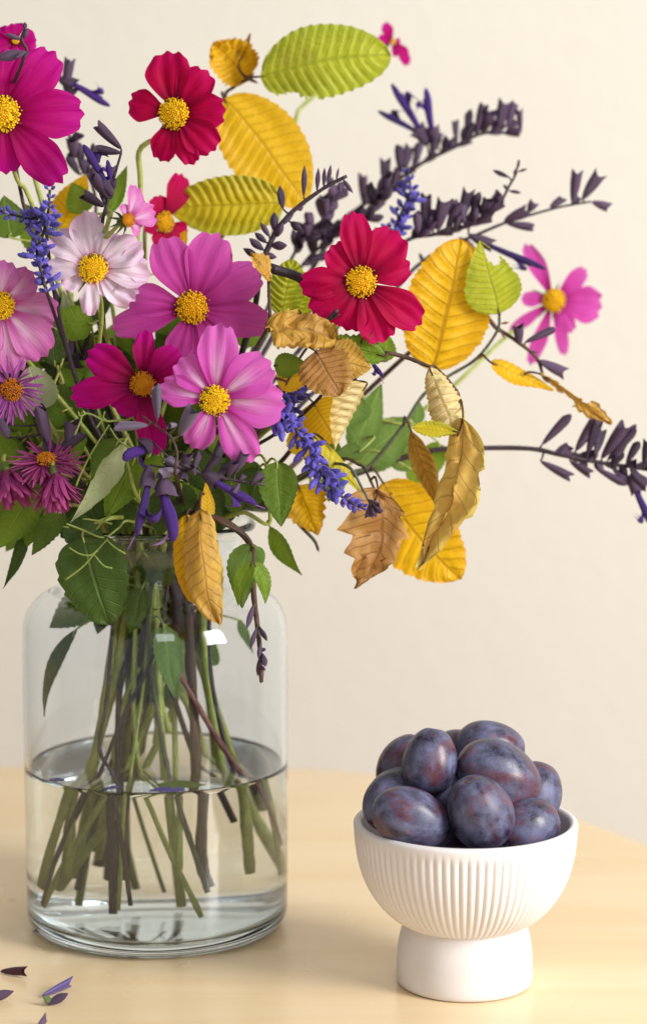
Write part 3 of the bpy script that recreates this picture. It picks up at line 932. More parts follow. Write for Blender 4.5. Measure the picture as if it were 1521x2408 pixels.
def blue_spike(label, path, Y, n, size, mids=(), tail=None, dY=0.0, dense=1.0, bud_to=.25, r=.0011, dark=.3, group='spikes of blue salvia'):
    salno[0] += 1; sd = salno[0]; rg = random.Random(sd * 5)
    k = len(path)
    pts = [P(x, y, Y + dY * i / max(1, k - 1)) for i, (x, y) in enumerate(path)]
    allp = pts + [P(*m) for m in mids] + vase_tail(pts[-1], sd + 500, *(tail or ()))
    root = thing('blue_salvia', label, 'flower spike', allp[-1], group)
    add_stem(root, allp, (r * .6, r * 1.3), 'st_purple', seed=sd)
    ip = catmull(pts, 14)
    for i in range(n):
        u = i / (n - 1)
        idx = min(len(ip) - 2, int(u * (len(ip) - 1)))
        q = ip[idx]; al = (ip[idx] - ip[idx + 1]).normalized()
        m = 4 if u > .1 else 3
        for j in range(m):
            side = Quaternion(al, rg.uniform(0, 1.1) + j * 6.283 / m + i * .8) @ al.orthogonal().normalized()
            bud = u < bud_to or rg.random() < .4
            d = (side * 1.0 + al * (.9 if bud else .45) + V((0, -.15, 0))).normalized()
            l = px(size, Y) * (rg.uniform(.55, .8) if bud else rg.uniform(.85, 1.25)) * (.65 + .35 * min(1, u * 3))
            a = q + side * .0008
            if bud: put_between('bud', BLUB[rg.random() < dark], root, a, a + d * l, l * .58, side)
            else: put_between('floret', BLU[2] if rg.random() < dark else BLU[rg.random() < .5], root, a, a + d * l, l * rg.uniform(.62, .8), -al + side * .5)
    return root

# ---- double asters with thin rays
def ray_mesh(seed, mat, wid=.042):
    rg = random.Random(seed); vs, fs, us = [], [], []
    n = 8; ph = rg.uniform(0, 6)
    c1 = rg.uniform(-.10, .25)
    for i in range(n + 1):
        s = i / n
        w = wid * math.sin(math.pi * (.08 + .84 * s)) ** .6
        z = -.25 * c1 * s * s * 2 + .05 * math.sin(s * 4 + ph); xx = .05 * math.sin(s * 3 + ph)
        for t in (-1, 0, 1):
            vs.append(V((xx + w * t, z - .02 * abs(t), s * (1 - .02 * abs(t))))); us.append((s, t * .5 + .5))
    for i in range(n):
        for j in range(2): fs.append((i * 3 + j, i * 3 + j + 1, i * 3 + j + 4, i * 3 + j + 3))
    me = bpy.data.meshes.new('ray_petal'); me.from_pydata([tuple(v) for v in vs], [], fs)
    lay = me.uv_layers.new(name='UVMap')
    for li, l in enumerate(me.loops): lay.data[li].uv = us[l.vertex_index]
    me.polygons.foreach_set('use_smooth', [True] * len(me.polygons)); me.materials.append(mat)
    return me
def aster(label, cx, cy, Y, rd, ln, n, nr, mat, a0=0, a1=360, elev=10, droop=0, seed=0, mids=(), layers=2, disc=True, wid=.042):
    rg = random.Random(seed); c = P(cx, cy, Y); nv = nvec(n) if len(n) == 2 else V(n).normalized()
    root = thing('aster_flower', label, 'flower', c, 'fringed asters low in the bouquet')
    x, y, nn = frame(nv)
    pool = [ray_mesh(seed * 9 + i, M[mat], wid) for i in range(6)]
    r = px(rd, Y)
    for i in range(nr):
        t = R(a0 + (a1 - a0) * (i + rg.uniform(-.4, .4)) / nr)
        ly = i % layers
        dv = x * math.cos(t) + y * math.sin(t)
        e = R(elev + ly * 16 + rg.uniform(-20, 20))
        d = dv * math.cos(e) + nn * math.sin(e) + V((0, 0, -droop * rg.uniform(.6, 1.3)))
        l = px(ln, Y) * rg.uniform(.75, 1.12)
        put('ray_petal', rg.choice(pool), root, c + dv * r * .7 - nn * .0005, orient(d, dv.cross(nn)), (l * 1.1, l, l))
    if disc:
        dm, ff, an = disc_geo(c, nv, r, seed, .5)
        dd = mk('disc', dm, M['aster_disc'], root)
        mk('florets', ff, M['floret_o'], dd, smooth=False, kind='stuff')
    mk('bract_cup', tube([c - nn * .001, c - nn * .003, c - nn * .006], [r * .7, r * .55, .0012], 10), M['sepal'], root)
    add_stem(root, [c - nn * .005, c - nn * .008 + V((0, .010, 0)), c - nn * .006 + V((.004, .028, -.004))] + [P(*m) for m in mids] + vase_tail(c, seed + 700), (.0010, .0016), 'st_olive', seed=seed)
    return root

# ---- leafy stems: one thing with a stem and its leaves
def leafy(label, path, Y, mat, r, leaves, name='leafy_stem', cat='foliage', dY=0.0, mids=(), tail=None, group=None, pet=None, rooted=True, knots=.15, buds=(), short=False):
    """leaves: dicts / tuples (bx, by, tx, ty, w, Y, mat, {opts}); path from tip to base"""
    salno[0] += 1; sd = salno[0]
    k = len(path)
    pts = [P(x, y, Y + dY * i / max(1, k - 1)) for i, (x, y) in enumerate(path)] + [P(*m) for m in mids]
    if short: SHORT.add(sd + 900)
    if rooted: pts += vase_tail(pts[0], sd + 900, *(tail or ()))
    root = thing(name, label, cat, pts[-1], group)
    pp = add_stem(root, pts, (r * .6, r * 1.4), mat, seed=sd, knots=knots)
    for lf in leaves:
        bx, by, tx, ty, w, ly, lm = lf[:7]
        kw = dict(lf[7]) if len(lf) > 7 else {}
        at = kw.pop('at', None)
        att = near(pp, P(bx, by, ly)) if at is None else P(*at)
        add_leaf(root, bx, by, tx, ty, w, ly, lm, attach=att, pet=pet or mat, **kw)
    for (bx, by, tx, ty, w) in buds:
        put_between('bud', BUD, root, P(bx, by, Y), P(tx, ty, Y), px(w, Y), V((0, -1, .3)))
    return root
BUD = calyx_mesh('closed', M['bud'], 8)

# ================================================================== the bouquet: cosmos
cosmos('large magenta cosmos with overlapping broad petals in front of a smaller magenta bloom', 6, 268, 1.262, 41, (.12, .02),
       [(40, 112, 95), (130, 122, 108), (197, 268, 118), (146, 428, 100), (15, 408, 88), (-100, 395, 95), (-150, 280, 100), (-100, 140, 95)],
       'magenta', seed=1, mids=[(40, 420, 1.285), (90, 520, 1.30)])
cosmos('small magenta cosmos peeping out above the large magenta bloom', 38, 96, 1.315, 9, (.1, .6),
       [(25, 56, 62), (86, 92, 62), (-20, 80, 60), (60, 150, 60), (0, 150, 60)], 'magenta', seed=2, mids=[(40, 250, 1.33), (100, 480, 1.33)])
cosmos('crimson cosmos with seven separate petals standing over the yellow beech leaves', 409, 268, 1.300, 36, (-.25, .10),
       [(392, 121, 112), (486, 166, 98), (528, 258, 88), (506, 350, 88), (453, 386, 62), (375, 378, 70), (302, 240, 80)],
       'crimson', seed=3, droop=.04, lift=.3, mids=[(334, 345, 1.325), (331, 440, 1.33), (325, 700, 1.33)], stem_r=.0016)
cosmos('blush white cosmos with ruffled pale petals and yellow centre', 220, 632, 1.232, 35, (-.05, .35),
       [(122, 545, 80), (198, 496, 84), (280, 548, 84), (334, 573, 88), (352, 640, 92), (316, 706, 80), (268, 690, 58, .3, -.3), (208, 740, 50), (144, 668, 66, .3, -.1), (100, 634, 56)],
       'blush', seed=4, wav=.3, mids=[(240, 740, 1.27), (242, 900, 1.29)])
cosmos('broad mauve pink cosmos behind the candy pink one', 452, 723, 1.278, 38, (.05, .05),
       [(381, 560, 108), (512, 550, 118), (611, 636, 104), (632, 765, 92), (545, 850, 80), (440, 862, 62), (405, 855, 66), (264, 772, 78), (300, 698, 84)],
       'mauve', seed=5, lift=.2)
cosmos('rose striped cosmos with drooping petals above the violet fringed aster', 2, 718, 1.245, 33, (.35, .05),
       [(12, 612, 78), (82, 640, 78), (141, 742, 100), (116, 836, 104), (38, 880, 92), (-50, 840, 90), (-100, 745, 90), (-70, 640, 85)],
       'rose', seed=6, lift=.25, droop=.12)
cosmos('deep magenta cosmos with one petal curled upright, beside the candy pink cosmos', 336, 903, 1.234, 29, (-.05, .15),
       [(208, 826, 88), (167, 935, 80), (342, 776, 54, .5, .5), (418, 818, 66, .5, .3), (424, 882, 62, .3), (278, 972, 92), (369, 1068, 74)],
       'deepmag', fl='floret_o', seed=7, lift=.35)
cosmos('candy pink cosmos with white streaked petals, foremost bloom of the bouquet', 506, 941, 1.214, 35, (-.02, .03),
       [(518, 761, 100), (424, 843, 88), (377, 908, 80), (452, 1054, 80), (594, 1086, 92), (668, 955, 118), (634, 848, 112)],
       'pink', seed=8, lift=.28, droop=.03)
cosmos('half open pale pink cosmos with spiky green bracts above the blush white bloom', 303, 517, 1.222, 17, (.9, .25),
       [(322, 436, 54, .35), (370, 500, 60, .3), (336, 542, 50, .3), (288, 480, 30), (345, 470, 40)],
       'rose', fl='floret_o', seed=9, nmax=.012, mids=[(262, 500, 1.24), (230, 540, 1.27), (240, 760, 1.29)])
cosmos('red cosmos half hidden between the half open pink bloom and a yellow leaf', 388, 522, 1.345, 24, (.7, .1),
       [(432, 409, 66), (366, 462, 56), (384, 582, 70), (340, 530, 50), (440, 560, 60)], 'crimson', seed=10, nmax=.02)
cosmos('crimson red cosmos with many pleated petals beside the dark salvia stalk', 849, 663, 1.246, 36, (.08, .08),
       [(830, 497, 78), (936, 545, 112), (964, 618, 84), (992, 760, 92), (904, 804, 100), (816, 776, 92), (738, 746, 100), (706, 668, 80), (778, 578, 82)],
       'crimson', seed=11, lift=.25, wav=.13, mids=[(780, 780, 1.275), (640, 1000, 1.30)])
cosmos('pink cosmos with narrow twisted petals standing alone near the wall', 1300, 706, 1.440, 28, (.25, .05),
       [(1236, 574, 46, .5), (1380, 634, 46), (1418, 722, 92), (1345, 782, 46), (1330, 836, 34), (1250, 858, 40), (1226, 702, 38), (1200, 780, 30)],
       'mauve', seed=12, lift=.1, dome=.7, mids=[(1180, 800, 1.42), (1000, 960, 1.38), (700, 1130, 1.345)])
cosmos('small magenta cosmos seen edge on behind the lime leaf tip', 924, 98, 1.475, 7, (.9, .1),
       [(902, 55, 34), (966, 150, 40), (944, 108, 34), (890, 90, 24), (935, 132, 30)], 'magenta', seed=13, nmax=.012,
       mids=[(870, 130, 1.475), (722, 240, 1.45), (692, 300, 1.43), (640, 560, 1.38)])

# ================================================================== asters
aster('violet pink aster with rusty disc below the rose striped cosmos', 28, 917, 1.232, 27, 62, (.15, .25), 60, 'aster_v', seed=21, elev=0, droop=.45)
aster('pink fringed aster seen from the side with orange disc florets showing', 110, 1082, 1.236, 24, 74, (.05, -.55, .85), 74, 'aster', seed=22, elev=-4, droop=.42)
aster('pink fringed aster hanging with its rays swept downward', 128, 1122, 1.228, 17, 82, (.18, -.22, -1), 70, 'aster', seed=23, elev=52, droop=.12, disc=False, wid=.075)
aster('pink fringed aster hanging beside its swept twin over the yellow leaves', 16, 1112, 1.240, 20, 86, (.3, -.25, -1), 70, 'aster', seed=24, elev=48, droop=.12, wid=.07)

# ================================================================== dark salvia sprigs
def Z(x0, y0, f):
    return lambda *v: tuple(x0 + f * v[i] if i % 2 == 0 else y0 + f * v[i] for i in range(len(v)))
z1 = Z(0, 35.3, .3479); z4 = Z(470.4, 35.3, .3479); z5 = Z(0, 793.7, .3479); z6 = Z(411.6, 881.9, .30925)
z7 = Z(705.5, 705.5, .3479); z8 = Z(991.9, 411.6, .3662); z10 = Z(823.1, 176.4, .3479); zv = Z(29.4, 1205.3, .46387)
def cz(z, f, rows, closed=False):
    return [z(*r[:4]) + (r[4] * f,) + ((True,) if (closed or len(r) > 5) else ()) for r in rows]
def path(z, pts):
    return [z(*p) for p in pts]

sprig('arching dark salvia sprig with two violet blossoms, the farthest up beside the lime leaf',
      path(z10, [(1140, 408), (1000, 388), (860, 405), (700, 490), (490, 592), (230, 778), (60, 900)]), 1.45,
      cz(z10, .3479, [(90, 880, 85, 665, 62), (235, 770, 235, 555, 66), (190, 770, 270, 640, 50), (340, 670, 330, 470, 74), (370, 640, 400, 470, 60), (440, 600, 470, 450, 70), (560, 520, 590, 380, 70), (620, 500, 660, 430, 50), (715, 450, 708, 300, 44), (790, 425, 805, 235, 64), (850, 410, 910, 190, 74), (900, 390, 960, 230, 70), (1000, 370, 1050, 160, 74), (1060, 360, 1110, 180, 66), (1150, 395, 1140, 220, 40), (130, 880, 265, 815, 50), (760, 440, 850, 330, 60)]),
      [z10(500, 440, 315, 90) + (30, 150), z10(570, 430, 500, 125) + (30, 60), z10(500, 420, 225, 250) + (24, 170)],
      mids=[(790, 540, 1.43), (660, 760, 1.38), (520, 1000, 1.345)], r=.0014, auto=(.05, .98, 22, 42, 20, .9))
sprig('dark salvia sprig packed with upright calyces and a thin leafy tip',
      path(z10, [(1140, 575), (1112, 680), (1070, 755), (1020, 850), (930, 930), (800, 1018), (560, 1080), (390, 1115)]), 1.385,
      cz(z10, .3479, [(510, 1060, 515, 795, 78), (590, 1050, 640, 825, 78), (680, 1030, 690, 835, 66), (740, 1010, 805, 755, 66), (820, 1000, 862, 795, 74), (890, 960, 940, 825, 74), (560, 1050, 560, 880, 70), (650, 1040, 740, 850, 60), (770, 1010, 760, 860, 60), (850, 1005, 962, 968, 52), (950, 930, 985, 840, 48), (780, 1000, 900, 860, 60), (460, 1090, 450, 920, 70)]) +
      cz(z10, .3479, [(1075, 692, 958, 643, 36), (1110, 690, 1122, 630, 30), (1062, 775, 1034, 742, 30), (1068, 782, 1158, 797, 36), (1130, 655, 1195, 633, 22), (1137, 625, 1137, 568, 18), (1000, 860, 1030, 850, 40)], True),
      [(1118, 560, 1264, 630, 26, 60)], mids=[(860, 640, 1.37), (640, 900, 1.345)], auto=(.5, .98, 18, 44, 20, .9))
sprig('thin salvia sprig with a forked pair of dark calyces near its tip',
      path(z8, [(1085, 170), (900, 202), (700, 255), (520, 312), (370, 375), (150, 470), (0, 560)]), 1.405,
      cz(z8, .3662, [(530, 290, 690, 225, 66), (545, 312, 722, 338, 60), (680, 240, 722, 165, 52), (820, 208, 908, 145, 50), (965, 180, 1000, -40, 62), (1030, 155, 1150, -25, 66), (1090, 172, 1205, 208, 54), (960, 185, 1010, 130, 50)]) +
      cz(z8, .3662, [(240, 400, 345, 485, 46), (190, 440, 235, 420, 36), (10, 560, -20, 500, 30)], True),
      mids=[(930, 680, 1.39), (700, 960, 1.35)])
sprig('horizontal dark salvia sprig on a long bare stem beyond the hanging leaf',
      path(z8, [(1640, 1920), (1445, 1892), (1300, 1868), (1150, 1848), (900, 1800), (690, 1757), (330, 1755)]), 1.345,
      cz(z8, .3662, [(770, 1730, 955, 1535, 74), (985, 1770, 1130, 1545, 80), (1060, 1790, 1135, 1570, 66), (1110, 1800, 1160, 1620, 60), (1150, 1820, 1310, 1595, 84), (1190, 1830, 1375, 1615, 76), (1240, 1840, 1300, 1640, 70), (1310, 1850, 1390, 1710, 66), (1420, 1860, 1445, 1690, 46), (1480, 1870, 1530, 1690, 66), (760, 1838, 965, 1950, 58), (950, 1840, 1092, 1925, 54), (1110, 1880, 1310, 1990, 60), (1220, 1885, 1420, 2030, 62), (1340, 1905, 1460, 2010, 62), (1450, 1900, 1560, 1990, 60), (860, 1790, 970, 1800, 50), (1000, 1800, 1100, 1790, 50)]),
      [z8(1350, 1960, 1470, 2260) + (30, -30)], mids=[(1000, 1062, 1.345), (850, 1110, 1.345), (640, 1180, 1.335)], r=.0015, auto=(.0, .72, 20, 44, 20, .2))
sprig('leafy dark salvia tip rising in front of the yellow leaf',
      path(z4, [(992, 1088), (850, 1162), (690, 1275), (590, 1365), (500, 1490)]) + [(610, 640)], 1.300,
      cz(z4, .3479, [(560, 1310, 535, 1150, 56), (700, 1230, 704, 1012, 40), (790, 1190, 800, 1030, 46), (835, 1165, 840, 1030, 30), (860, 1150, 885, 1010, 34), (920, 1120, 937, 1030, 22), (965, 1110, 1032, 1205, 36), (945, 1130, 948, 1200, 38), (500, 1460, 505, 1330, 70), (470, 1500, 408, 1400, 56), (610, 1400, 685, 1455, 60), (560, 1420, 640, 1320, 50), (450, 1540, 370, 1470, 66), (520, 1500, 560, 1400, 60), (650, 1310, 700, 1300, 44), (430, 1590, 330, 1510, 60), (480, 1560, 590, 1560, 66), (420, 1620, 520, 1640, 60), (400, 1640, 290, 1580, 60)], True),
      mids=[(590, 760, 1.31)], r=.0016)
sprig('shadowy dark salvia sprig filling the gap behind the crimson red cosmos',
      [(905, 452), (870, 500), (815, 540), (760, 575), (700, 640)], 1.40, auto=(0.0, .95, 26, 56, 24, .3), mids=[(620, 800, 1.37)])
sprig('second shadowy dark salvia sprig crossing behind the leafy dark tip',
      [(790, 445), (770, 500), (720, 560), (690, 600)], 1.385, auto=(0.05, .95, 22, 48, 24, .2), mids=[(600, 800, 1.36)])
sprig('front dark salvia sprig with silvery pods and hanging violet blossoms under the candy pink cosmos',
      [(622, 1140), (535, 1127), (473, 1113), (418, 1092)], 1.212,
      cz(z6, .30925, [(60, 770, 100, 580, 62), (130, 745, 190, 580, 62), (220, 740, 345, 605, 74), (270, 710, 372, 508, 66), (400, 775, 462, 648, 56), (455, 750, 535, 578, 60), (490, 805, 532, 750, 38), (300, 780, 300, 852, 50), (490, 822, 440, 912, 56), (590, 815, 666, 738, 48), (640, 822, 676, 768, 30), (80, 730, 60, 805, 66), (150, 760, 120, 690, 60), (330, 770, 400, 680, 50), (10, 720, -60, 640, 70)]),
      [(352, 1042, 302, 1082, 40, 200, 1), (350, 1110, 331, 1246, 34, 180), (386, 1134, 398, 1256, 46, 0, 1), (486, 1117, 588, 1184, 34, 60)],
      mids=[(420, 1150, 1.245), (420, 1200, 1.275)], r=.0014,
      pods=[z5(1265, 882, 1115, 815) + (24,), z5(1240, 895, 1058, 925) + (26,)],
      stamens=[[(322, 1240), (316, 1262), (300, 1294)], [(331, 1246), (334, 1256)], [(398, 1252), (380, 1274), (356, 1284)], [(398, 1254), (384, 1276), (364, 1282)], [(588, 1184), (608, 1190), (624, 1196)], [(305, 1082), (290, 1080)]])
sprig('short salvia twig with three silvery seed pods in front of the deep magenta cosmos',
      [(334, 978), (379, 1009), (404, 1030), (417, 1069), (412, 1110)], 1.206, (), (), pods=[z5(1000, 592, 768, 602) + (26,), z5(1065, 552, 1060, 318) + (27,), z5(1212, 662, 1312, 468) + (30,), z5(1200, 590, 1140, 596) + (14,)],
      mids=[(424, 1150, 1.245), (425, 1200, 1.275)], stem='st_brown', r=.0009)
sprig('dark salvia sprig with violet buds beside the half open pink cosmos',
      path(z1, [(820, 935), (775, 1090), (725, 1270), (690, 1440)]), 1.245,
      cz(z1, .3479, [(822, 905, 645, 735, 72), (820, 932, 652, 905, 66), (735, 1250, 615, 1068, 84), (705, 1295, 555, 1205, 70), (720, 1290, 700, 1180, 60), (760, 1130, 765, 1010, 30)]),
      [z1(745, 1190, 590, 905) + (36, 120), z1(765, 1160, 720, 1000) + (20, 60)], mids=[(240, 640, 1.28), (255, 860, 1.30)])
sprig('dark salvia sprig with a drooping violet blossom behind the large magenta cosmos',
      path(z1, [(470, 300), (450, 560), (480, 860), (600, 1080), (650, 1300)]), 1.385,
      cz(z1, .3479, [(440, 520, 480, 285, 66), (430, 600, 500, 480, 60), (500, 960, 490, 830, 66), (560, 1000, 530, 880, 80), (540, 1080, 455, 945, 66), (600, 1020, 660, 880, 70), (590, 1090, 560, 960, 70), (610, 1120, 660, 1010, 60), (480, 860, 540, 800, 60), (460, 780, 420, 700, 50)]),
      [z1(430, 440, 720, 585) + (28, 240)], mids=[(215, 640, 1.36), (260, 900, 1.345)])
sprig('small dark leafy twig tip crossing the upper magenta bloom',
      path(z1, [(180, 60), (150, 165), (185, 245), (150, 330)]), 1.235,
      cz(z1, .3479, [(152, 168, 36, 126, 50), (155, 162, 192, 92, 42), (170, 100, 172, 48, 42), (175, 252, -30, 300, 76), (180, 245, 110, 290, 40)], True),
      mids=[(30, 260, 1.285), (80, 560, 1.30)])
sprig('brown salvia twig with three dark calyces hanging in front of the lone pink cosmos',
      path(z8, [(825, 1332), (780, 1300), (735, 1175), (600, 1062), (480, 985), (370, 912)]), 1.345,
      cz(z8, .3662, [(625, 1095, 618, 955, 58), (660, 1075, 855, 985, 62), (750, 1190, 928, 1285, 62)]) + cz(z8, .3662, [(690, 1130, 745, 1142, 16), (500, 1000, 535, 1055, 14), (420, 930, 440, 905, 14)], True),
      mids=[(1010, 790, 1.36), (800, 980, 1.355), (640, 1130, 1.34)], stem='st_brown', r=.0014)
sprig('drooping sprig with small dark buds hanging outside the vase shoulder',
      path(zv, [(1262, 860), (1255, 700), (1240, 560), (1222, 400), (1222, 240), (1185, 130), (1060, 40), (930, 20)]), 1.225,
      cz(zv, .46387, [(1222, 465, 1188, 592, 32), (1240, 580, 1204, 694, 34), (1252, 578, 1290, 652, 32), (1258, 660, 1246, 742, 34), (1268, 715, 1284, 782, 38), (1252, 735, 1242, 832, 32), (1262, 760, 1262, 868, 28), (1262, 690, 1282, 700, 26), (1262, 780, 1282, 800, 24)], True),
      mids=[(455, 1205, 1.265)], dY=.02, r=.0019, stem='st_brown')
sprig('dark salvia stalk running down between the rose striped and deep magenta cosmos',
      [(215, 742), (205, 800), (190, 860), (150, 828), (100, 800)], 1.300, [(168, 860, 160, 770, 26), (150, 880, 205, 845, 36), (178, 905, 172, 850, 30), (130, 940, 150, 870, 26)], mids=[(200, 900, 1.30), (250, 1080, 1.30)], r=.002)
sprig('dark salvia tip standing among the fringed asters',
      [(100, 960), (104, 1020), (112, 1060), (150, 1090)], 1.250, [(118, 1060, 92, 950, 34), (110, 1060, 124, 1044, 40), (30, 1000, 8, 945, 36), (165, 1060, 170, 985, 32), (20, 1030, -6, 960, 40), (140, 1060, 200, 1010, 30)], mids=[(240, 1180, 1.29)], r=.0016)
sprig('pair of small violet blossoms peeping out below the torn lime leaf', [(872, 836), (845, 850), (800, 880)], 1.275, (), [(866, 836, 894, 884, 18, 20), (830, 862, 836, 914, 18, 0)], mids=[(680, 1000, 1.29)], stamens=[[(892, 880), (902, 902)], [(836, 910), (840, 935)]])
sprig('bare grey twig end drooping below the long blue spike', [(748, 1292), (738, 1270), (705, 1235), (684, 1204), (600, 1190)], 1.300, [(742, 1282, 750, 1298, 8, True)], stem='st_grey', r=.0014, name='bare_twig', cat='twig')
sprig('thin stem ending in a tuft of dark calyces in front of the brown leaf', [(872, 1188), (852, 1150), (815, 1095)], 1.250, [(868, 1180, 880, 1216, 18), (872, 1185, 898, 1206, 16), (870, 1186, 866, 1220, 16), (866, 1176, 892, 1190, 14)], mids=[(740, 1100, 1.28), (620, 1160, 1.30)], stem='st_grey')
# a bare dark stalk with a small forked end
st = thing('salvia_stalk', 'thick bare dark salvia stalk slanting under the crimson red cosmos', 'stalk', P(634, 630, 1.262))
mk('stalk', tube(catmull([P(634, 630, 1.262), P(715, 660, 1.268), P(775, 735, 1.28), P(745, 880, 1.30)] + vase_tail(P(745, 880, 1.30), 77), 6), (.0026, .0026), 9, .1), M['st_purple'], st)
mk('fork', merge(tube(catmull([P(752, 780, 1.243), P(770, 752, 1.240), P(794, 728, 1.238)], 4), (.0014, .0010), 7), tube(catmull([P(772, 752, 1.240), P(786, 746, 1.238), P(796, 738, 1.237)], 4), (.0008, .0007), 7), tube([P(752, 780, 1.243), P(768, 790, 1.285)], (.0014, .0012), 7)), M['st_purple'], st)

# ================================================================== blue salvia
blue_spike('blue salvia spike with bent tip in front of the rose striped and blush white cosmos', [(118, 446), (114, 500), (104, 545), (88, 590), (98, 640), (112, 690)], 1.226, 13, 33, mids=[(150, 800, 1.27), (220, 1000, 1.29)], bud_to=.1)
blue_spike('short blue salvia side spike with tight buds pointing away from the bent spike', [(-6, 496), (30, 505), (70, 515), (105, 525)], 1.230, 8, 28, mids=[(130, 700, 1.262), (200, 950, 1.29)], bud_to=.7)
blue_spike('shaded blue salvia spike between the rose striped and deep magenta cosmos', [(150, 760), (158, 800), (170, 845), (150, 895), (160, 940)], 1.315, 10, 36, dark=.75)
blue_spike('long blue salvia spike drooping out from the candy pink cosmos', [(852, 1194), (822, 1180), (785, 1152), (755, 1110), (735, 1065), (705, 1020), (668, 990), (640, 985)], 1.226, 20, 36, mids=[(560, 1040, 1.27), (480, 1120, 1.30)], bud_to=.28, dark=.2)
blue_spike('small blue salvia spike standing in front of the packed dark sprig', [(957, 405), (965, 445), (948, 490), (930, 530), (912, 570)], 1.375, 9, 32, mids=[(760, 820, 1.36), (600, 1020, 1.34)])
blue_spike('dark blue salvia spike half hidden behind the curled tan leaf', [(712, 895), (690, 920), (690, 945), (660, 975)], 1.285, 6, 36, dark=.9)

# ================================================================== beech and other autumn branches
def bite(*c):
    def f(s, t):
        for (cs, ct, rs, rt) in c:
            if ((s - cs) / rs) ** 2 + ((t - ct) / rt) ** 2 < 1: return True
        return False
    return f
BE = dict(shape='beech', pleat=.0013, N=13, K=1.6, serr=.035, nser=13, half=8, rows=52)
leafy('tall beech twig with lime, yellow and crumpled orange leaves beside the crimson cosmos',
      [(580, 188), (550, 205), (530, 228), (556, 300), (600, 400), (565, 500)], 1.392, 'st_brown', .0013,
      [(613, 180, 918, 128, 172, 1.375, 'lime', dict(BE, bend=.05, n=(-.1, .1), cut=bite((.22, 1.0, .10, .22), (.36, 1.02, .05, .12)), at=(580, 188, 1.385), sway=-.03)),
       (526, 232, 716, 482, 188, 1.372, 'yellow', dict(BE, bend=.04, n=(.1, .1), at=(530, 228, 1.392), sway=-.02)),
       (668, 476, 400, 488, 142, 1.355, 'yellowgreen', dict(BE, bend=.05, n=(0, -.1), at=(560, 420, 1.38))),
       (586, 186, 500, 100, 120, 1.392, 'gold', dict(shape='round', crump=.10, curl=(.9, .7), serr=.1, pleat=.002, N=7, at=(580, 188, 1.385))),
       (560, 150, 588, 80, 30, 1.392, 'brown', dict(shape='lance', crump=.1, at=(575, 180, 1.385)))],
      mids=[(500, 600, 1.375), (440, 860, 1.345)], name='beech_twig', cat='twig', pet='st_brown',
      buds=[(575, 180, 608, 196, 12), (574, 186, 600, 172, 9)])
leafy('long slender beech twig with golden leaf, notched green leaf and shredded leaf',
      path(z7, [(1345, 92), (1330, 210), (1190, 397), (990, 522), (830, 645), (700, 842), (480, 1110), (350, 1168)]), 1.335, 'st_grey', .0012,
      [(1016, 872, 1082, 562, 206, 1.330, 'gold', dict(BE, N=11, pleat=.0010, serr=.05, nser=22, bend=.05, n=(.15, .1), droop=-.02, at=(1020, 905, 1.335))),
       (1173, 738, 1126, 566, 134, 1.325, 'lime', dict(shape='ovate', serr=.06, nser=16, pleat=.0008, N=8, n=(.1, .1), bend=.04, cut=bite((.80, .55, .16, .42)))),
       (1153, 852, 1300, 918, 74, 1.325, 'gold', dict(shape='ovate', fold=(-.6, .5), curl=(-.5, .3), serr=.08, n=(0, .3), crump=.05)),
       (1270, 880, 1436, 996, 44, 1.325, 'tan', dict(shape='obov', fold=(.2, -.7), serr=.25, nser=9, crump=.06, cut=bite((.35, -.8, .2, .7), (.42, .9, .12, .6), (.6, -.9, .08, .6)), at=(1230, 880, 1.325)))],
      mids=[(740, 1150, 1.33), (620, 1200, 1.325)], name='beech_twig', cat='twig', pet='st_brown',
      buds=[z7(1355, 160, 1412, 150) + (9,), z7(1195, 400, 1240, 372) + (10,), z7(700, 840, 722, 826) + (7,), z7(1345, 200, 1390, 268) + (5,)])
leafy('brown beech twig with rolled pale leaf and long hanging rust gold leaf',
      path(z7, [(1068, 660), (1060, 620), (950, 492), (830, 432), (690, 380), (560, 360)]), 1.262, 'st_brown', .0013,
      [z7(1098, 800, 800, 1812) + (170, 1.250, 'rustgold', dict(shape='ovate', fold=(.2, -.25), curl=(.6, -1.5), asym=(.85, .72), bend=.03, sway=-.07, n=(-.05, .1), serr=.13, nser=3.4, pleat=.0010, N=8, crump=.075, at=z7(1068, 660) + (1.262,), prad=.0007)),
       (1010, 864, 1070, 1026, 172, 1.252, 'straw', dict(shape='obov', curl=(-2.2, -2.0), serr=.10, nser=14, pleat=.0026, N=7, K=.4, crump=.05, n=(-.2, .2), at=(1036, 876, 1.262))),
       (1078, 1016, 968, 1006, 44, 1.248, 'yellowgreen', dict(shape='obov', fold=(.5, -.2), serr=.15, nser=12, crump=.04, at=(1064, 1010, 1.252)))],
      mids=[(850, 850, 1.285), (760, 960, 1.305), (600, 1140, 1.315)], name='beech_twig', cat='twig', pet='st_brown',
      buds=[z7(1062, 600, 1065, 680) + (11,), z7(950, 485, 940, 555) + (7,)])
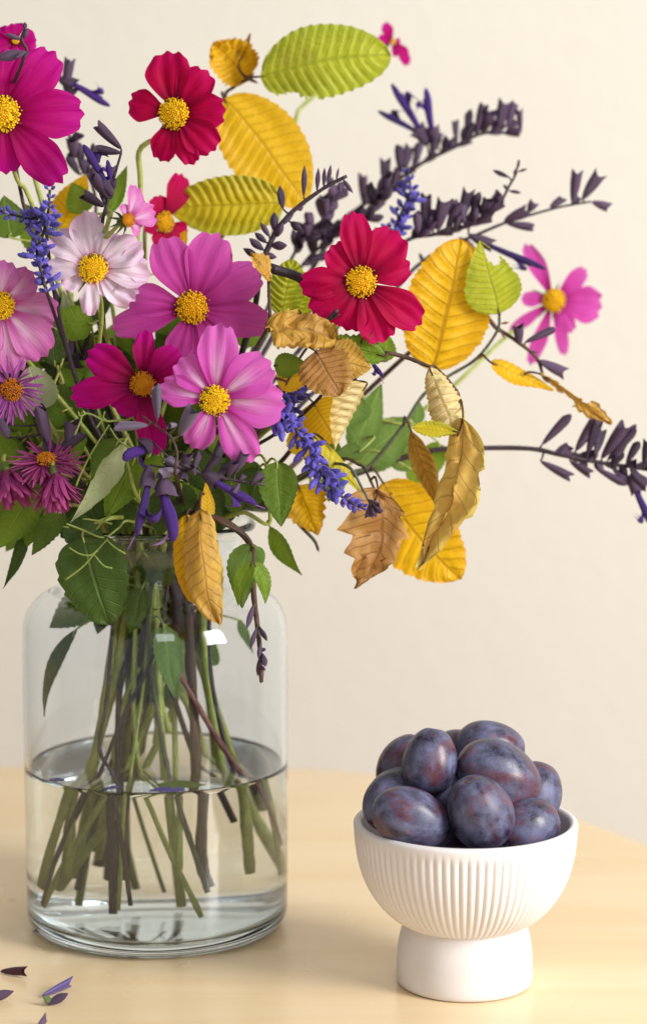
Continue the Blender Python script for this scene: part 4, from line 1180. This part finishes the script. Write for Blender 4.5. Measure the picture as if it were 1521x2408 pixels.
leafy('low twig with a star shaped brown leaf and broad yellow leaves below the slender twig',
      [(880, 1150), (858, 1104), (842, 1092), (800, 1080)], 1.285, 'st_brown', .0011,
      [(888, 1150, 838, 1384, 190, 1.262, 'brown', dict(shape='ovate', fold=(-.2, .1), curl=(-.7, .4), asym=(.7, 1.1), serr=.24, nser=4.3, crump=.09, n=(.1, .1), sway=-.15, at=(870, 1130, 1.285))),
       (900, 1135, 1082, 1362, 186, 1.315, 'gold', dict(BE, N=10, pleat=.0010, serr=.05, nser=20, n=(-.1, .1), sway=.05, at=(872, 1100, 1.29))),
       (966, 1012, 1036, 1212, 78, 1.300, 'tan', dict(shape='lance', fold=(.6, -.6), pleat=.0015, N=9, curl=(.5, -.5), crump=.05, at=(949, 1000, 1.335))),
       (700, 1140, 748, 1258, 110, 1.300, 'gold', dict(shape='ovate', serr=.15, nser=8, crump=.08, curl=(.5, .4), at=(690, 1110, 1.30))),
       (735, 1020, 856, 1172, 62, 1.262, 'yellowgreen', dict(shape='lance', fold=(-1.1, .3), n=(.2, .2), serr=.05, sway=-.05, at=(800, 1085, 1.285)))],
      mids=[(700, 1130, 1.295), (600, 1190, 1.30)], name='beech_twig', cat='twig', pet='st_brown')
leafy('thin twig beside the mauve cosmos bearing curled tan leaves and one tiny dried leaf',
      [(630, 640), (633, 700), (632, 762), (600, 822), (585, 870)], 1.232, 'st_brown', .0012,
      [(634, 660, 590, 596, 64, 1.228, 'tan', dict(shape='obov', curl=(1.5, -.7), serr=.1, nser=6, crump=.12, n=(.3, .2), bend=.2)),
       (632, 772, 792, 800, 150, 1.222, 'tan', dict(shape='beech', curl=(-1.3, 1.1), bend=.10, serr=.14, nser=9, crump=.22, twist=.6, n=(0, .2), sway=-.10)),
       (742, 826, 800, 930, 128, 1.232, 'brown', dict(shape='round', fold=(-.35, .35), curl=(.4, -.5), serr=.10, nser=8, crump=.05, n=(-.2, .1), pleat=.0008, N=8, at=(690, 812, 1.235))),
       (768, 840, 872, 866, 112, 1.236, 'tan', dict(shape='ovate', curl=(.5, -.5), serr=.08, crump=.06, at=(745, 826, 1.234))),
       (862, 900, 786, 1058, 130, 1.262, 'straw', dict(shape='ovate', fold=(-1.1, .1), pleat=.0016, N=9, K=.4, crump=.03, n=(.4, 0), at=(780, 930, 1.27)))],
      mids=[(540, 960, 1.27), (470, 1100, 1.30)], name='beech_twig', cat='twig', pet='st_brown')
leafy('torn lime leaf and golden leaves on a hidden twig under the crimson red cosmos',
      [(735, 800), (700, 850), (660, 930), (620, 1000)], 1.275, 'st_brown', .0011,
      [(906, 838, 728, 790, 66, 1.248, 'brgreen', dict(shape='ovate', fold=(-.2, .5), serr=.16, nser=12, crump=.05, n=(0, .5), at=(900, 832, 1.262))),
       (850, 800, 880, 770, 30, 1.246, 'yellowgreen', dict(shape='lance', curl=(1, 1), serr=.2, crump=.1, at=(860, 822, 1.255))),
       (645, 860, 722, 856, 60, 1.262, 'brgreen', dict(shape='ovate', fold=(.2, -.4), n=(0, .4))),
       (650, 890, 730, 880, 72, 1.275, 'gold', dict(shape='round', serr=.05)),
       (735, 945, 790, 1040, 120, 1.290, 'gold', dict(shape='round', serr=.05)),
       (700, 1000, 760, 1090, 100, 1.295, 'yellow', dict(shape='ovate')),
       (660, 742, 690, 610, 90, 1.300, 'lime', dict(BE, N=9)),
       (700, 745, 720, 640, 84, 1.310, 'lime', dict(BE, N=9)),
       (905, 850, 895, 770, 60, 1.300, 'brgreen', dict(shape='ovate'))],
      mids=[(520, 1130, 1.30)], name='beech_twig', cat='twig', pet='st_brown')
leafy('golden brown folded leaf dangling over the vase neck',
      [(452, 1208), (470, 1175), (485, 1165)], 1.250, 'st_brown', .0011,
      [(470, 1200, 516, 1472, 122, 1.222, 'tan', dict(shape='beech', fold=(-.4, -.2), curl=(-.6, -1.0), n=(.1, .1), serr=.05, crump=.06, sway=.06, pleat=.0006)),
       (440, 1210, 458, 1420, 84, 1.236, 'gold', dict(shape='beech', n=(-.1, .1), serr=.03, crump=.03)),
       (492, 1232, 484, 1130, 40, 1.245, 'gold', dict(shape='lance', fold=(.6, -.6)))],
      mids=[(470, 1215, 1.28)], name='beech_twig', cat='twig', pet='st_brown')

# ================================================================== green foliage
leafy('broad green leaf hanging over the vase lip beside the dangling folded leaf',
      [(196, 1262), (215, 1235), (262, 1218)], 1.243, 'st_green', .0014,
      [(195, 1262, 258, 1470, 168, 1.232, 'dkgreen', dict(shape='round', serr=.05, nser=24, n=(-.05, .15), bend=.05, crump=.03)),
       (150, 1238, 250, 1262, 86, 1.238, 'dkgreen', dict(shape='ovate', n=(0, .5), droop=.1))],
      mids=[(300, 1212, 1.272)])
leafy('yellow green drooping leaves beneath the fringed asters',
      [(90, 1165), (130, 1180), (190, 1190)], 1.262, 'st_green', .0013,
      [(75, 1165, -10, 1292, 100, 1.255, 'brgreen', dict(shape='ovate', n=(.1, .2))),
       (98, 1175, 62, 1288, 66, 1.258, 'brgreen', dict(shape='ovate', serr=.08)),
       (146, 1195, 76, 1306, 62, 1.256, 'green', dict(shape='ovate', serr=.08, fold=(.2, .2))),
       (62, 1235, 8, 1384, 32, 1.262, 'dkgreen', dict(shape='lance', sway=-.05)),
       (20, 1160, -60, 1250, 80, 1.275, 'brgreen', dict(shape='ovate')),
       (-10, 1180, -120, 1300, 90, 1.265, 'green', dict(shape='ovate'))],
      mids=[(270, 1200, 1.28)])
leafy('green leaves reaching out over the rim beside the blue spike',
      [(628, 1090), (630, 1160), (632, 1232), (575, 1205)], 1.272, 'st_green', .0014,
      [(650, 1085, 661, 1238, 96, 1.262, 'green', dict(shape='ovate', fold=(.15, .15), serr=.05)),
       (634, 1237, 710, 1352, 46, 1.285, 'brgreen', dict(shape='lance', fold=(.3, -.3), sway=.06)),
       (610, 1100, 590, 1200, 90, 1.285, 'dkgreen', dict(shape='ovate')),
       (590, 1080, 560, 1170, 80, 1.290, 'green', dict(shape='ovate'))],
      mids=[(520, 1215, 1.285)])
leafy('fresh green leaves on the drooping budded sprig outside the vase',
      [(597, 1290), (575, 1258), (500, 1220)], 1.232, 'st_brown', .0013,
      [(592, 1278, 570, 1430, 84, 1.232, 'softgreen', dict(shape='ovate', serr=.06, fold=(.15, -.3), sway=.08)),
       (594, 1322, 560, 1424, 44, 1.222, 'brgreen', dict(shape='ovate', serr=.08, fold=(.5, -.3), sway=.1)),
       (598, 1322, 624, 1420, 42, 1.222, 'brgreen', dict(shape='ovate', serr=.08, fold=(-.4, .4), sway=-.1)),
       (600, 1285, 612, 1345, 40, 1.238, 'softgreen', dict(shape='ovate', serr=.08))],
      mids=[(440, 1205, 1.262)])
leafy('cluster of soft green leaves behind the curled tan leaves',
      [(870, 980), (845, 1060), (810, 1100)], 1.345, 'st_green', .0013,
      [(834, 1062, 896, 902, 80, 1.335, 'softgreen', dict(shape='ovate', serr=.04, fold=(.1, -.2))),
       (840, 1088, 962, 990, 116, 1.345, 'softgreen', dict(shape='round', serr=.04)),
       (925, 1060, 990, 1105, 70, 1.350, 'softgreen', dict(shape='ovate')),
       (980, 1000, 985, 940, 34, 1.350, 'softgreen', dict(shape='lance')),
       (1050, 1000, 1076, 955, 30, 1.345, 'brgreen', dict(shape='lance')),
       (1030, 1040, 1000, 1140, 60, 1.350, 'brgreen', dict(shape='ovate')),
       (960, 1100, 1000, 1140, 40, 1.345, 'brgreen', dict(shape='ovate')),
       (845, 930, 800, 1010, 90, 1.330, 'softgreen', dict(shape='ovate')),
       (848, 1060, 790, 1066, 46, 1.290, 'softgreen', dict(shape='ovate')),
       (760, 1040, 800, 1100, 60, 1.300, 'green', dict(shape='ovate')),
       (800, 1090, 772, 1180, 60, 1.310, 'green', dict(shape='ovate'))],
      mids=[(700, 1150, 1.33)])
leafy('folded pale green leaf and bright leaves above the vase lip beside the violet blossoms',
      [(296, 1036), (300, 1090), (320, 1160)], 1.245, 'st_green', .0013,
      [(296, 1036, 168, 1228, 62, 1.226, 'palegreen', dict(shape='lance', serr=.08, nser=26, fold=(-.15, .55), n=(.1, .1), sway=-.04)),
       (280, 1036, 218, 1150, 84, 1.246, 'green', dict(shape='ovate', serr=.05)),
       (318, 1078, 248, 1218, 92, 1.246, 'brgreen', dict(shape='ovate', serr=.07, nser=20)),
       (345, 1100, 400, 1190, 84, 1.262, 'brgreen', dict(shape='ovate', serr=.07)),
       (400, 1150, 425, 1252, 60, 1.262, 'green', dict(shape='round')),
       (440, 1130, 450, 1230, 70, 1.270, 'brgreen', dict(shape='ovate')),
       (340, 1190, 300, 1250, 70, 1.268, 'green', dict(shape='ovate')),
       (230, 1160, 160, 1250, 90, 1.262, 'dkgreen', dict(shape='ovate'))],
      mids=[(350, 1210, 1.29)])
leafy('pale grey green leaf between the rose striped cosmos and the asters',
      [(100, 958), (120, 1000), (170, 1080)], 1.262, 'st_olive', .0013,
      [(104, 962, 70, 862, 92, 1.258, 'palegreen', dict(shape='round', serr=.05, nser=22)),
       (165, 780, 150, 680, 34, 1.300, 'palegreen', dict(shape='lance')),
       (180, 1000, 140, 900, 80, 1.290, 'green', dict(shape='ovate')),
       (20, 1090, -20, 1010, 80, 1.280, 'brgreen', dict(shape='ovate'))],
      mids=[(260, 1180, 1.30)])
leafy('lime and golden leaves rising behind the blush white cosmos',
      [(270, 420), (258, 500), (250, 620)], 1.345, 'st_olive', .0013,
      [(252, 505, 300, 388, 44, 1.335, 'brgreen', dict(shape='lance')),
       (200, 500, 170, 430, 70, 1.345, 'brgreen', dict(shape='ovate')),
       (140, 540, 205, 410, 90, 1.350, 'gold', dict(shape='ovate')),
       (30, 560, 10, 460, 90, 1.320, 'green', dict(shape='ovate')),
       (110, 590, 60, 480, 90, 1.335, 'brgreen', dict(shape='ovate')),
       (380, 640, 440, 540, 60, 1.350, 'gold', dict(shape='ovate')),
       (230, 580, 150, 560, 80, 1.345, 'dkgreen', dict(shape='ovate'))],
      mids=[(280, 850, 1.335)])
leafy('bright and dark leaves packed in the vase mouth behind the hanging violet blossoms',
      [(400, 1130), (398, 1180), (392, 1215)], 1.272, 'st_green', .0012,
      [(402, 1150, 372, 1262, 80, 1.260, 'dkgreen', dict(shape='ovate', serr=.06)),
       (425, 1140, 440, 1258, 74, 1.262, 'dkgreen', dict(shape='round', serr=.05)),
       (350, 1140, 318, 1250, 76, 1.262, 'brgreen', dict(shape='ovate', serr=.07)),
       (300, 1170, 262, 1262, 74, 1.262, 'dkgreen', dict(shape='ovate', serr=.07)),
       (480, 1150, 520, 1228, 76, 1.275, 'dkgreen', dict(shape='ovate', serr=.07)),
       (540, 1130, 560, 1216, 70, 1.280, 'green', dict(shape='ovate', serr=.07)),
       (250, 1150, 200, 1240, 80, 1.266, 'green', dict(shape='ovate', serr=.07)),
       (390, 1080, 340, 1160, 80, 1.262, 'brgreen', dict(shape='ovate', serr=.07)),
       (460, 1080, 500, 1160, 84, 1.270, 'dkgreen', dict(shape='ovate', serr=.07))])
# leaves standing in the vase itself
leafy('green stem whose lower leaves are pressed inside the vase neck', [(350, 1240), (352, 1290), (345, 1370), (362, 1450)], 1.300, 'st_green', .0016,
      [(340, 1290, 402, 1380, 84, 1.290, 'dkgreen', dict(shape='round', serr=.05)),
       (335, 1388, 306, 1490, 62, 1.288, 'green', dict(shape='ovate', fold=(.4, -.2))),
       (385, 1470, 412, 1640, 70, 1.283, 'softgreen', dict(shape='ovate', serr=.08, fold=(-.2, .3))),
       (230, 1400, 120, 1478, 86, 1.292, 'green', dict(shape='ovate', serr=.1)),
       (445, 1480, 512, 1560, 66, 1.325, 'green', dict(shape='round')),
       (560, 1455, 596, 1535, 24, 1.330, 'softgreen', dict(shape='lance')),
       (185, 1478, 110, 1684, 34, 1.285, 'dkgreen', dict(shape='lance', sway=.10)),
       (260, 1380, 230, 1490, 70, 1.310, 'dkgreen', dict(shape='ovate')),
       (390, 1390, 430, 1490, 70, 1.330, 'dkgreen', dict(shape='ovate'))],
      tail=((.000, -.016), (.012, -.02, .02)))
# dense greenery at the heart of the bouquet
grng = random.Random(5)
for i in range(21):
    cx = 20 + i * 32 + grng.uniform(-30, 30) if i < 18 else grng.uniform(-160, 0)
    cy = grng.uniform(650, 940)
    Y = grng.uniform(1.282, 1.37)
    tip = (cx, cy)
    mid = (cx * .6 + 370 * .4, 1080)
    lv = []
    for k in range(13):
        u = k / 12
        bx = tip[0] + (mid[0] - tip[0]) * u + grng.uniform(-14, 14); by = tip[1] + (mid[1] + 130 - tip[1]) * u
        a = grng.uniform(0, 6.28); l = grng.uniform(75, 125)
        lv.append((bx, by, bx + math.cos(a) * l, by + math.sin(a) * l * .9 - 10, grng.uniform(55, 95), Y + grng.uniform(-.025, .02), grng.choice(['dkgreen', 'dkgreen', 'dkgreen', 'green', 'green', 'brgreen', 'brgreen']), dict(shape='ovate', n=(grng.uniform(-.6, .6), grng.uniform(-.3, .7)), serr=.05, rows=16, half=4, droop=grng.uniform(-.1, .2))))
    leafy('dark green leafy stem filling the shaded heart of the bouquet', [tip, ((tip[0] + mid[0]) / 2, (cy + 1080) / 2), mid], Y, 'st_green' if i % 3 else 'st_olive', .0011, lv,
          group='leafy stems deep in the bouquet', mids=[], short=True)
# ------------------------------------------------------------------ tendrils
def tendril(label, runs, Y, tail_seed):
    a = P(*runs[0][0], Y)
    root = thing('sweet_pea_tendril', label, 'tendril', a)
    for i, run in enumerate(runs):
        mk('tendril' if i else 'stalk', tube(catmull([P(x, y, Y + (.004 * j if i == 0 else 0)) for j, (x, y) in enumerate(run)] + (vase_tail(P(*run[-1], Y), tail_seed)[1:] if i == 0 else []), 5), (.0004, .0006) if i else (.0005, .0009), 6), M['tendril'], root)
tendril('forked pale green tendril curling under the deep magenta cosmos',
        [path(z5, [(550, 510), (620, 520), (720, 565), (850, 560), (920, 620)]), path(z5, [(740, 590), (620, 780), (545, 930), (515, 1005)]), path(z5, [(745, 610), (800, 690), (880, 748)]), path(z5, [(560, 520), (540, 580), (508, 658)]), path(z5, [(690, 560), (655, 610)]), path(z5, [(710, 500), (700, 540), (720, 560)]), path(z5, [(530, 500), (545, 530), (575, 515), (560, 495)])], 1.222, 41)
tendril('branching pale green tendril lying over the broad leaf at the vase lip',
        [path(z5, [(450, 1258), (560, 1300), (700, 1352), (800, 1290), (880, 1240)]), path(z5, [(730, 1360), (640, 1460), (560, 1550), (440, 1640)]), path(z5, [(468, 1420), (540, 1462), (610, 1472), (660, 1440)]), path(z5, [(720, 1365), (780, 1420), (850, 1462)]), path(z5, [(640, 1470), (700, 1540), (760, 1560)]), path(z5, [(650, 1300), (700, 1240), (740, 1210)]), path(z5, [(560, 1225), (680, 1240), (760, 1260)])], 1.224, 42)

# ================================================================== extra cut stems in the vase
STM = ['st_olive', 'st_green', 'st_purple', 'st_olive', 'st_rose', 'st_brown', 'st_green', 'st_olive']
def cut_stem(label, pts, r, mat, seed):
    pp = [V((VX + a / 100, VY + b / 100, c / 100)) for a, b, c in pts]
    root = thing('cut_stem', label, 'stem', pp[-1], 'stems standing in the vase')
    mk('stem', tube(catmull(pp, 8), (r * .56, r * .72), 10, .3, seed), M[mat], root)
cut_stem('rosy brown stem slanting across the vase to its side wall', [(-.8, -1.0, 24), (.2, -1.4, 17.5), (3.0, -2.2, 12), (5.6, -2.6, 8), (6.6, -1.4, 5)], .0024, 'st_rose', 1)
cut_stem('thick dark brown stem with a ragged forked end under water', [(1.6, -.6, 24), (2.0, -1.2, 16), (2.3, -2.0, 10), (2.2, -2.6, 5), (2.6, -2.8, 3.2)], .0042, 'st_brown', 2)
cut_stem('blackish curved stem at the side of the bundle', [(2.4, -.6, 24), (3.0, -1.2, 20), (3.1, -1.4, 15), (3.8, -1.6, 11), (4.8, -1.6, 8)], .0017, 'st_purple', 3)
cut_stem('thick olive stem in the bundle leaning to the vase wall', [(-.8, -.5, 24), (-2.0, -1.2, 15), (-3.6, -1.8, 9), (-5.6, -2.2, 2.8)], .0036, 'st_olive', 4)
cut_stem('green stem cut off square among the olive ones', [(-1.4, -.8, 24), (-2.4, -1.2, 15), (-3.6, -1.6, 8), (-4.0, -1.8, 3.4)], .0040, 'st_olive', 5)
cut_stem('slim pale green stem hanging straight down the middle of the vase', [(.4, -2.0, 24), (-.4, -2.6, 15), (-1.2, -3.4, 9), (-1.6, -3.8, 2.2)], .0014, 'st_green', 6)
cut_stem('grey green knobbly twig crossing the middle of the bundle', [(1.2, -2.4, 24), (-.2, -2.6, 18), (.4, -2.8, 12), (1.2, -3.0, 8), (2.6, -3.2, 3.0)], .0020, 'st_grey', 7)
cut_stem('green stem sloping across below the floating leaf scrap', [(-.6, -2.0, 24), (-1.0, -2.6, 12), (.2, -3.2, 7), (2.4, -4.0, 1.8)], .0020, 'st_green', 8)
cut_stem('short thick green stem by the dark brown one', [(2.4, -.2, 24), (2.8, -.4, 15), (3.8, -.6, 8), (4.2, -.8, 3.4)], .0038, 'st_green', 9)
cut_stem('olive stem leaning out to the far vase wall', [(1.8, .4, 24), (3.0, .2, 14), (4.8, .0, 8), (6.0, -.4, 3.0)], .0030, 'st_olive', 10)
cut_stem('brownish purple twig with a kink at the water line', [(-1.6, -2.2, 24), (-2.4, -3.0, 14), (-2.8, -3.6, 11), (-1.8, -4.2, 8.8), (-1.0, -4.4, 2.6)], .0016, 'st_purple', 11)
cut_stem('violet grey stem slanting from neck to vase side', [(1.4, -2.6, 24), (.4, -3.0, 17), (-1.8, -3.2, 12), (-4.2, -3.0, 6), (-5.6, -2.6, 2.0)], .0017, 'st_purple', 12)
cut_stem('pale olive stem leaning behind the dark brown one', [(.6, 1.2, 24), (1.6, 1.6, 14), (3.2, 2.4, 7), (4.6, 2.6, 2.4)], .0030, 'st_green', 13)
cut_stem('olive green stem at the back of the bundle', [(-.6, 1.4, 24), (-1.4, 2.0, 14), (-2.6, 2.8, 7), (-3.2, 3.2, 2.4)], .0030, 'st_olive', 14)

# ================================================================== loose petals
def on_water(label, x, y, w, l, ang, me, seed):
    p = PG(x, y, WZ)
    d = p - VC; d.z = 0
    if d.length > RO - .006: d *= (RO - .006) / d.length
    a = V((VX + d.x, VY + d.y, WZ + .0006))
    v = V((math.cos(R(ang)), math.sin(R(ang)), .03))
    o = put('fallen_petal', me, None, a, orient(v, V((0, 0, 1))), (px(w, 1.25), px(w, 1.25) * .4, px(l, 1.25)))
    tag(o, label, 'petal', 'petals fallen in the vase')
on_water('violet petal floating against the front of the vase', 352, 1860, 22, 46, 5, BLU[2], 1)
on_water('blue violet petal floating beside the leaf scrap', 385, 1861, 22, 44, -4, BLU[0], 2)
on_water('pale violet petal floating near the edge of the water', 108, 1836, 18, 40, -30, BLU[0], 3)
on_water('faded violet petal floating by the slim pale stem', 245, 1856, 16, 34, 10, BLU[2], 4)
lp = V((VX + .004, VY - .052, WZ + .0008))
sc = mk('leaf_scrap', leaf_geo(lp, lp + V((.026, -.001, .0004)), .011, V((0, -.2, 1)), crump=.04), M['green'])
tag(sc, 'scrap of green leaf floating on the water in the vase', 'leaf')
def on_table(label, x0, y0, x1, y1, w, me, roll, extra=None):
    a, b = PG(x0, y0, .0014), PG(x1, y1, .0040)
    o = put('fallen_calyx', me, None, a, orient(b - a, V((0, math.sin(R(roll)), math.cos(R(roll))))), (px(w, 1.15) * .85, px(w, 1.15) * .65, (b - a).length))
    tag(o, label, 'petal', 'salvia calyces dropped on the table')
    return o
MAR = calyx_mesh('open', plain_mat('maroon_calyx', '#3c1420', '#5c1c38', .5, 160, sheen=.1), 12)
VIOC = calyx_mesh('open', plain_mat('violet_calyx', '#34224e', '#50407e', .45, 160, sheen=.2), 13)
on_table('maroon salvia calyx lying on the table', 2, 2284, 66, 2284, 30, MAR, 20)
on_table('violet salvia calyx lying on the table with its mouth tipped up', 100, 2342, 172, 2306, 34, VIOC, -20)
gc = on_table('dark violet calyx with a green stub lying against the violet one', 112, 2362, 162, 2337, 28, CALC[0], 30)
gs = bpy.data.meshes.new('green_stub')
vs, fs, us = tube([V((.1, 0, .12)), V((.5, 0, .10)), V((.9, 0, .06))], (.16, .12), 7)
gs.from_pydata([tuple(v) for v in vs], [], fs); gs.materials.append(M['sepal'])
go = bpy.data.objects.new('green_stub', gs); COL.objects.link(go); go.parent = gc
on_table('rounded violet calyx lying alone near the maroon one', -36, 2352, 34, 2330, 32, CALC[1], 0)
on_table('dark calyx standing at the table front below the paired calyces', 84, 2424, 110, 2392, 26, CAL[0], 10)
on_table('tiny dark blue floret dropped beside the vase foot', 78, 2190, 94, 2184, 14, BLU[2], 10)
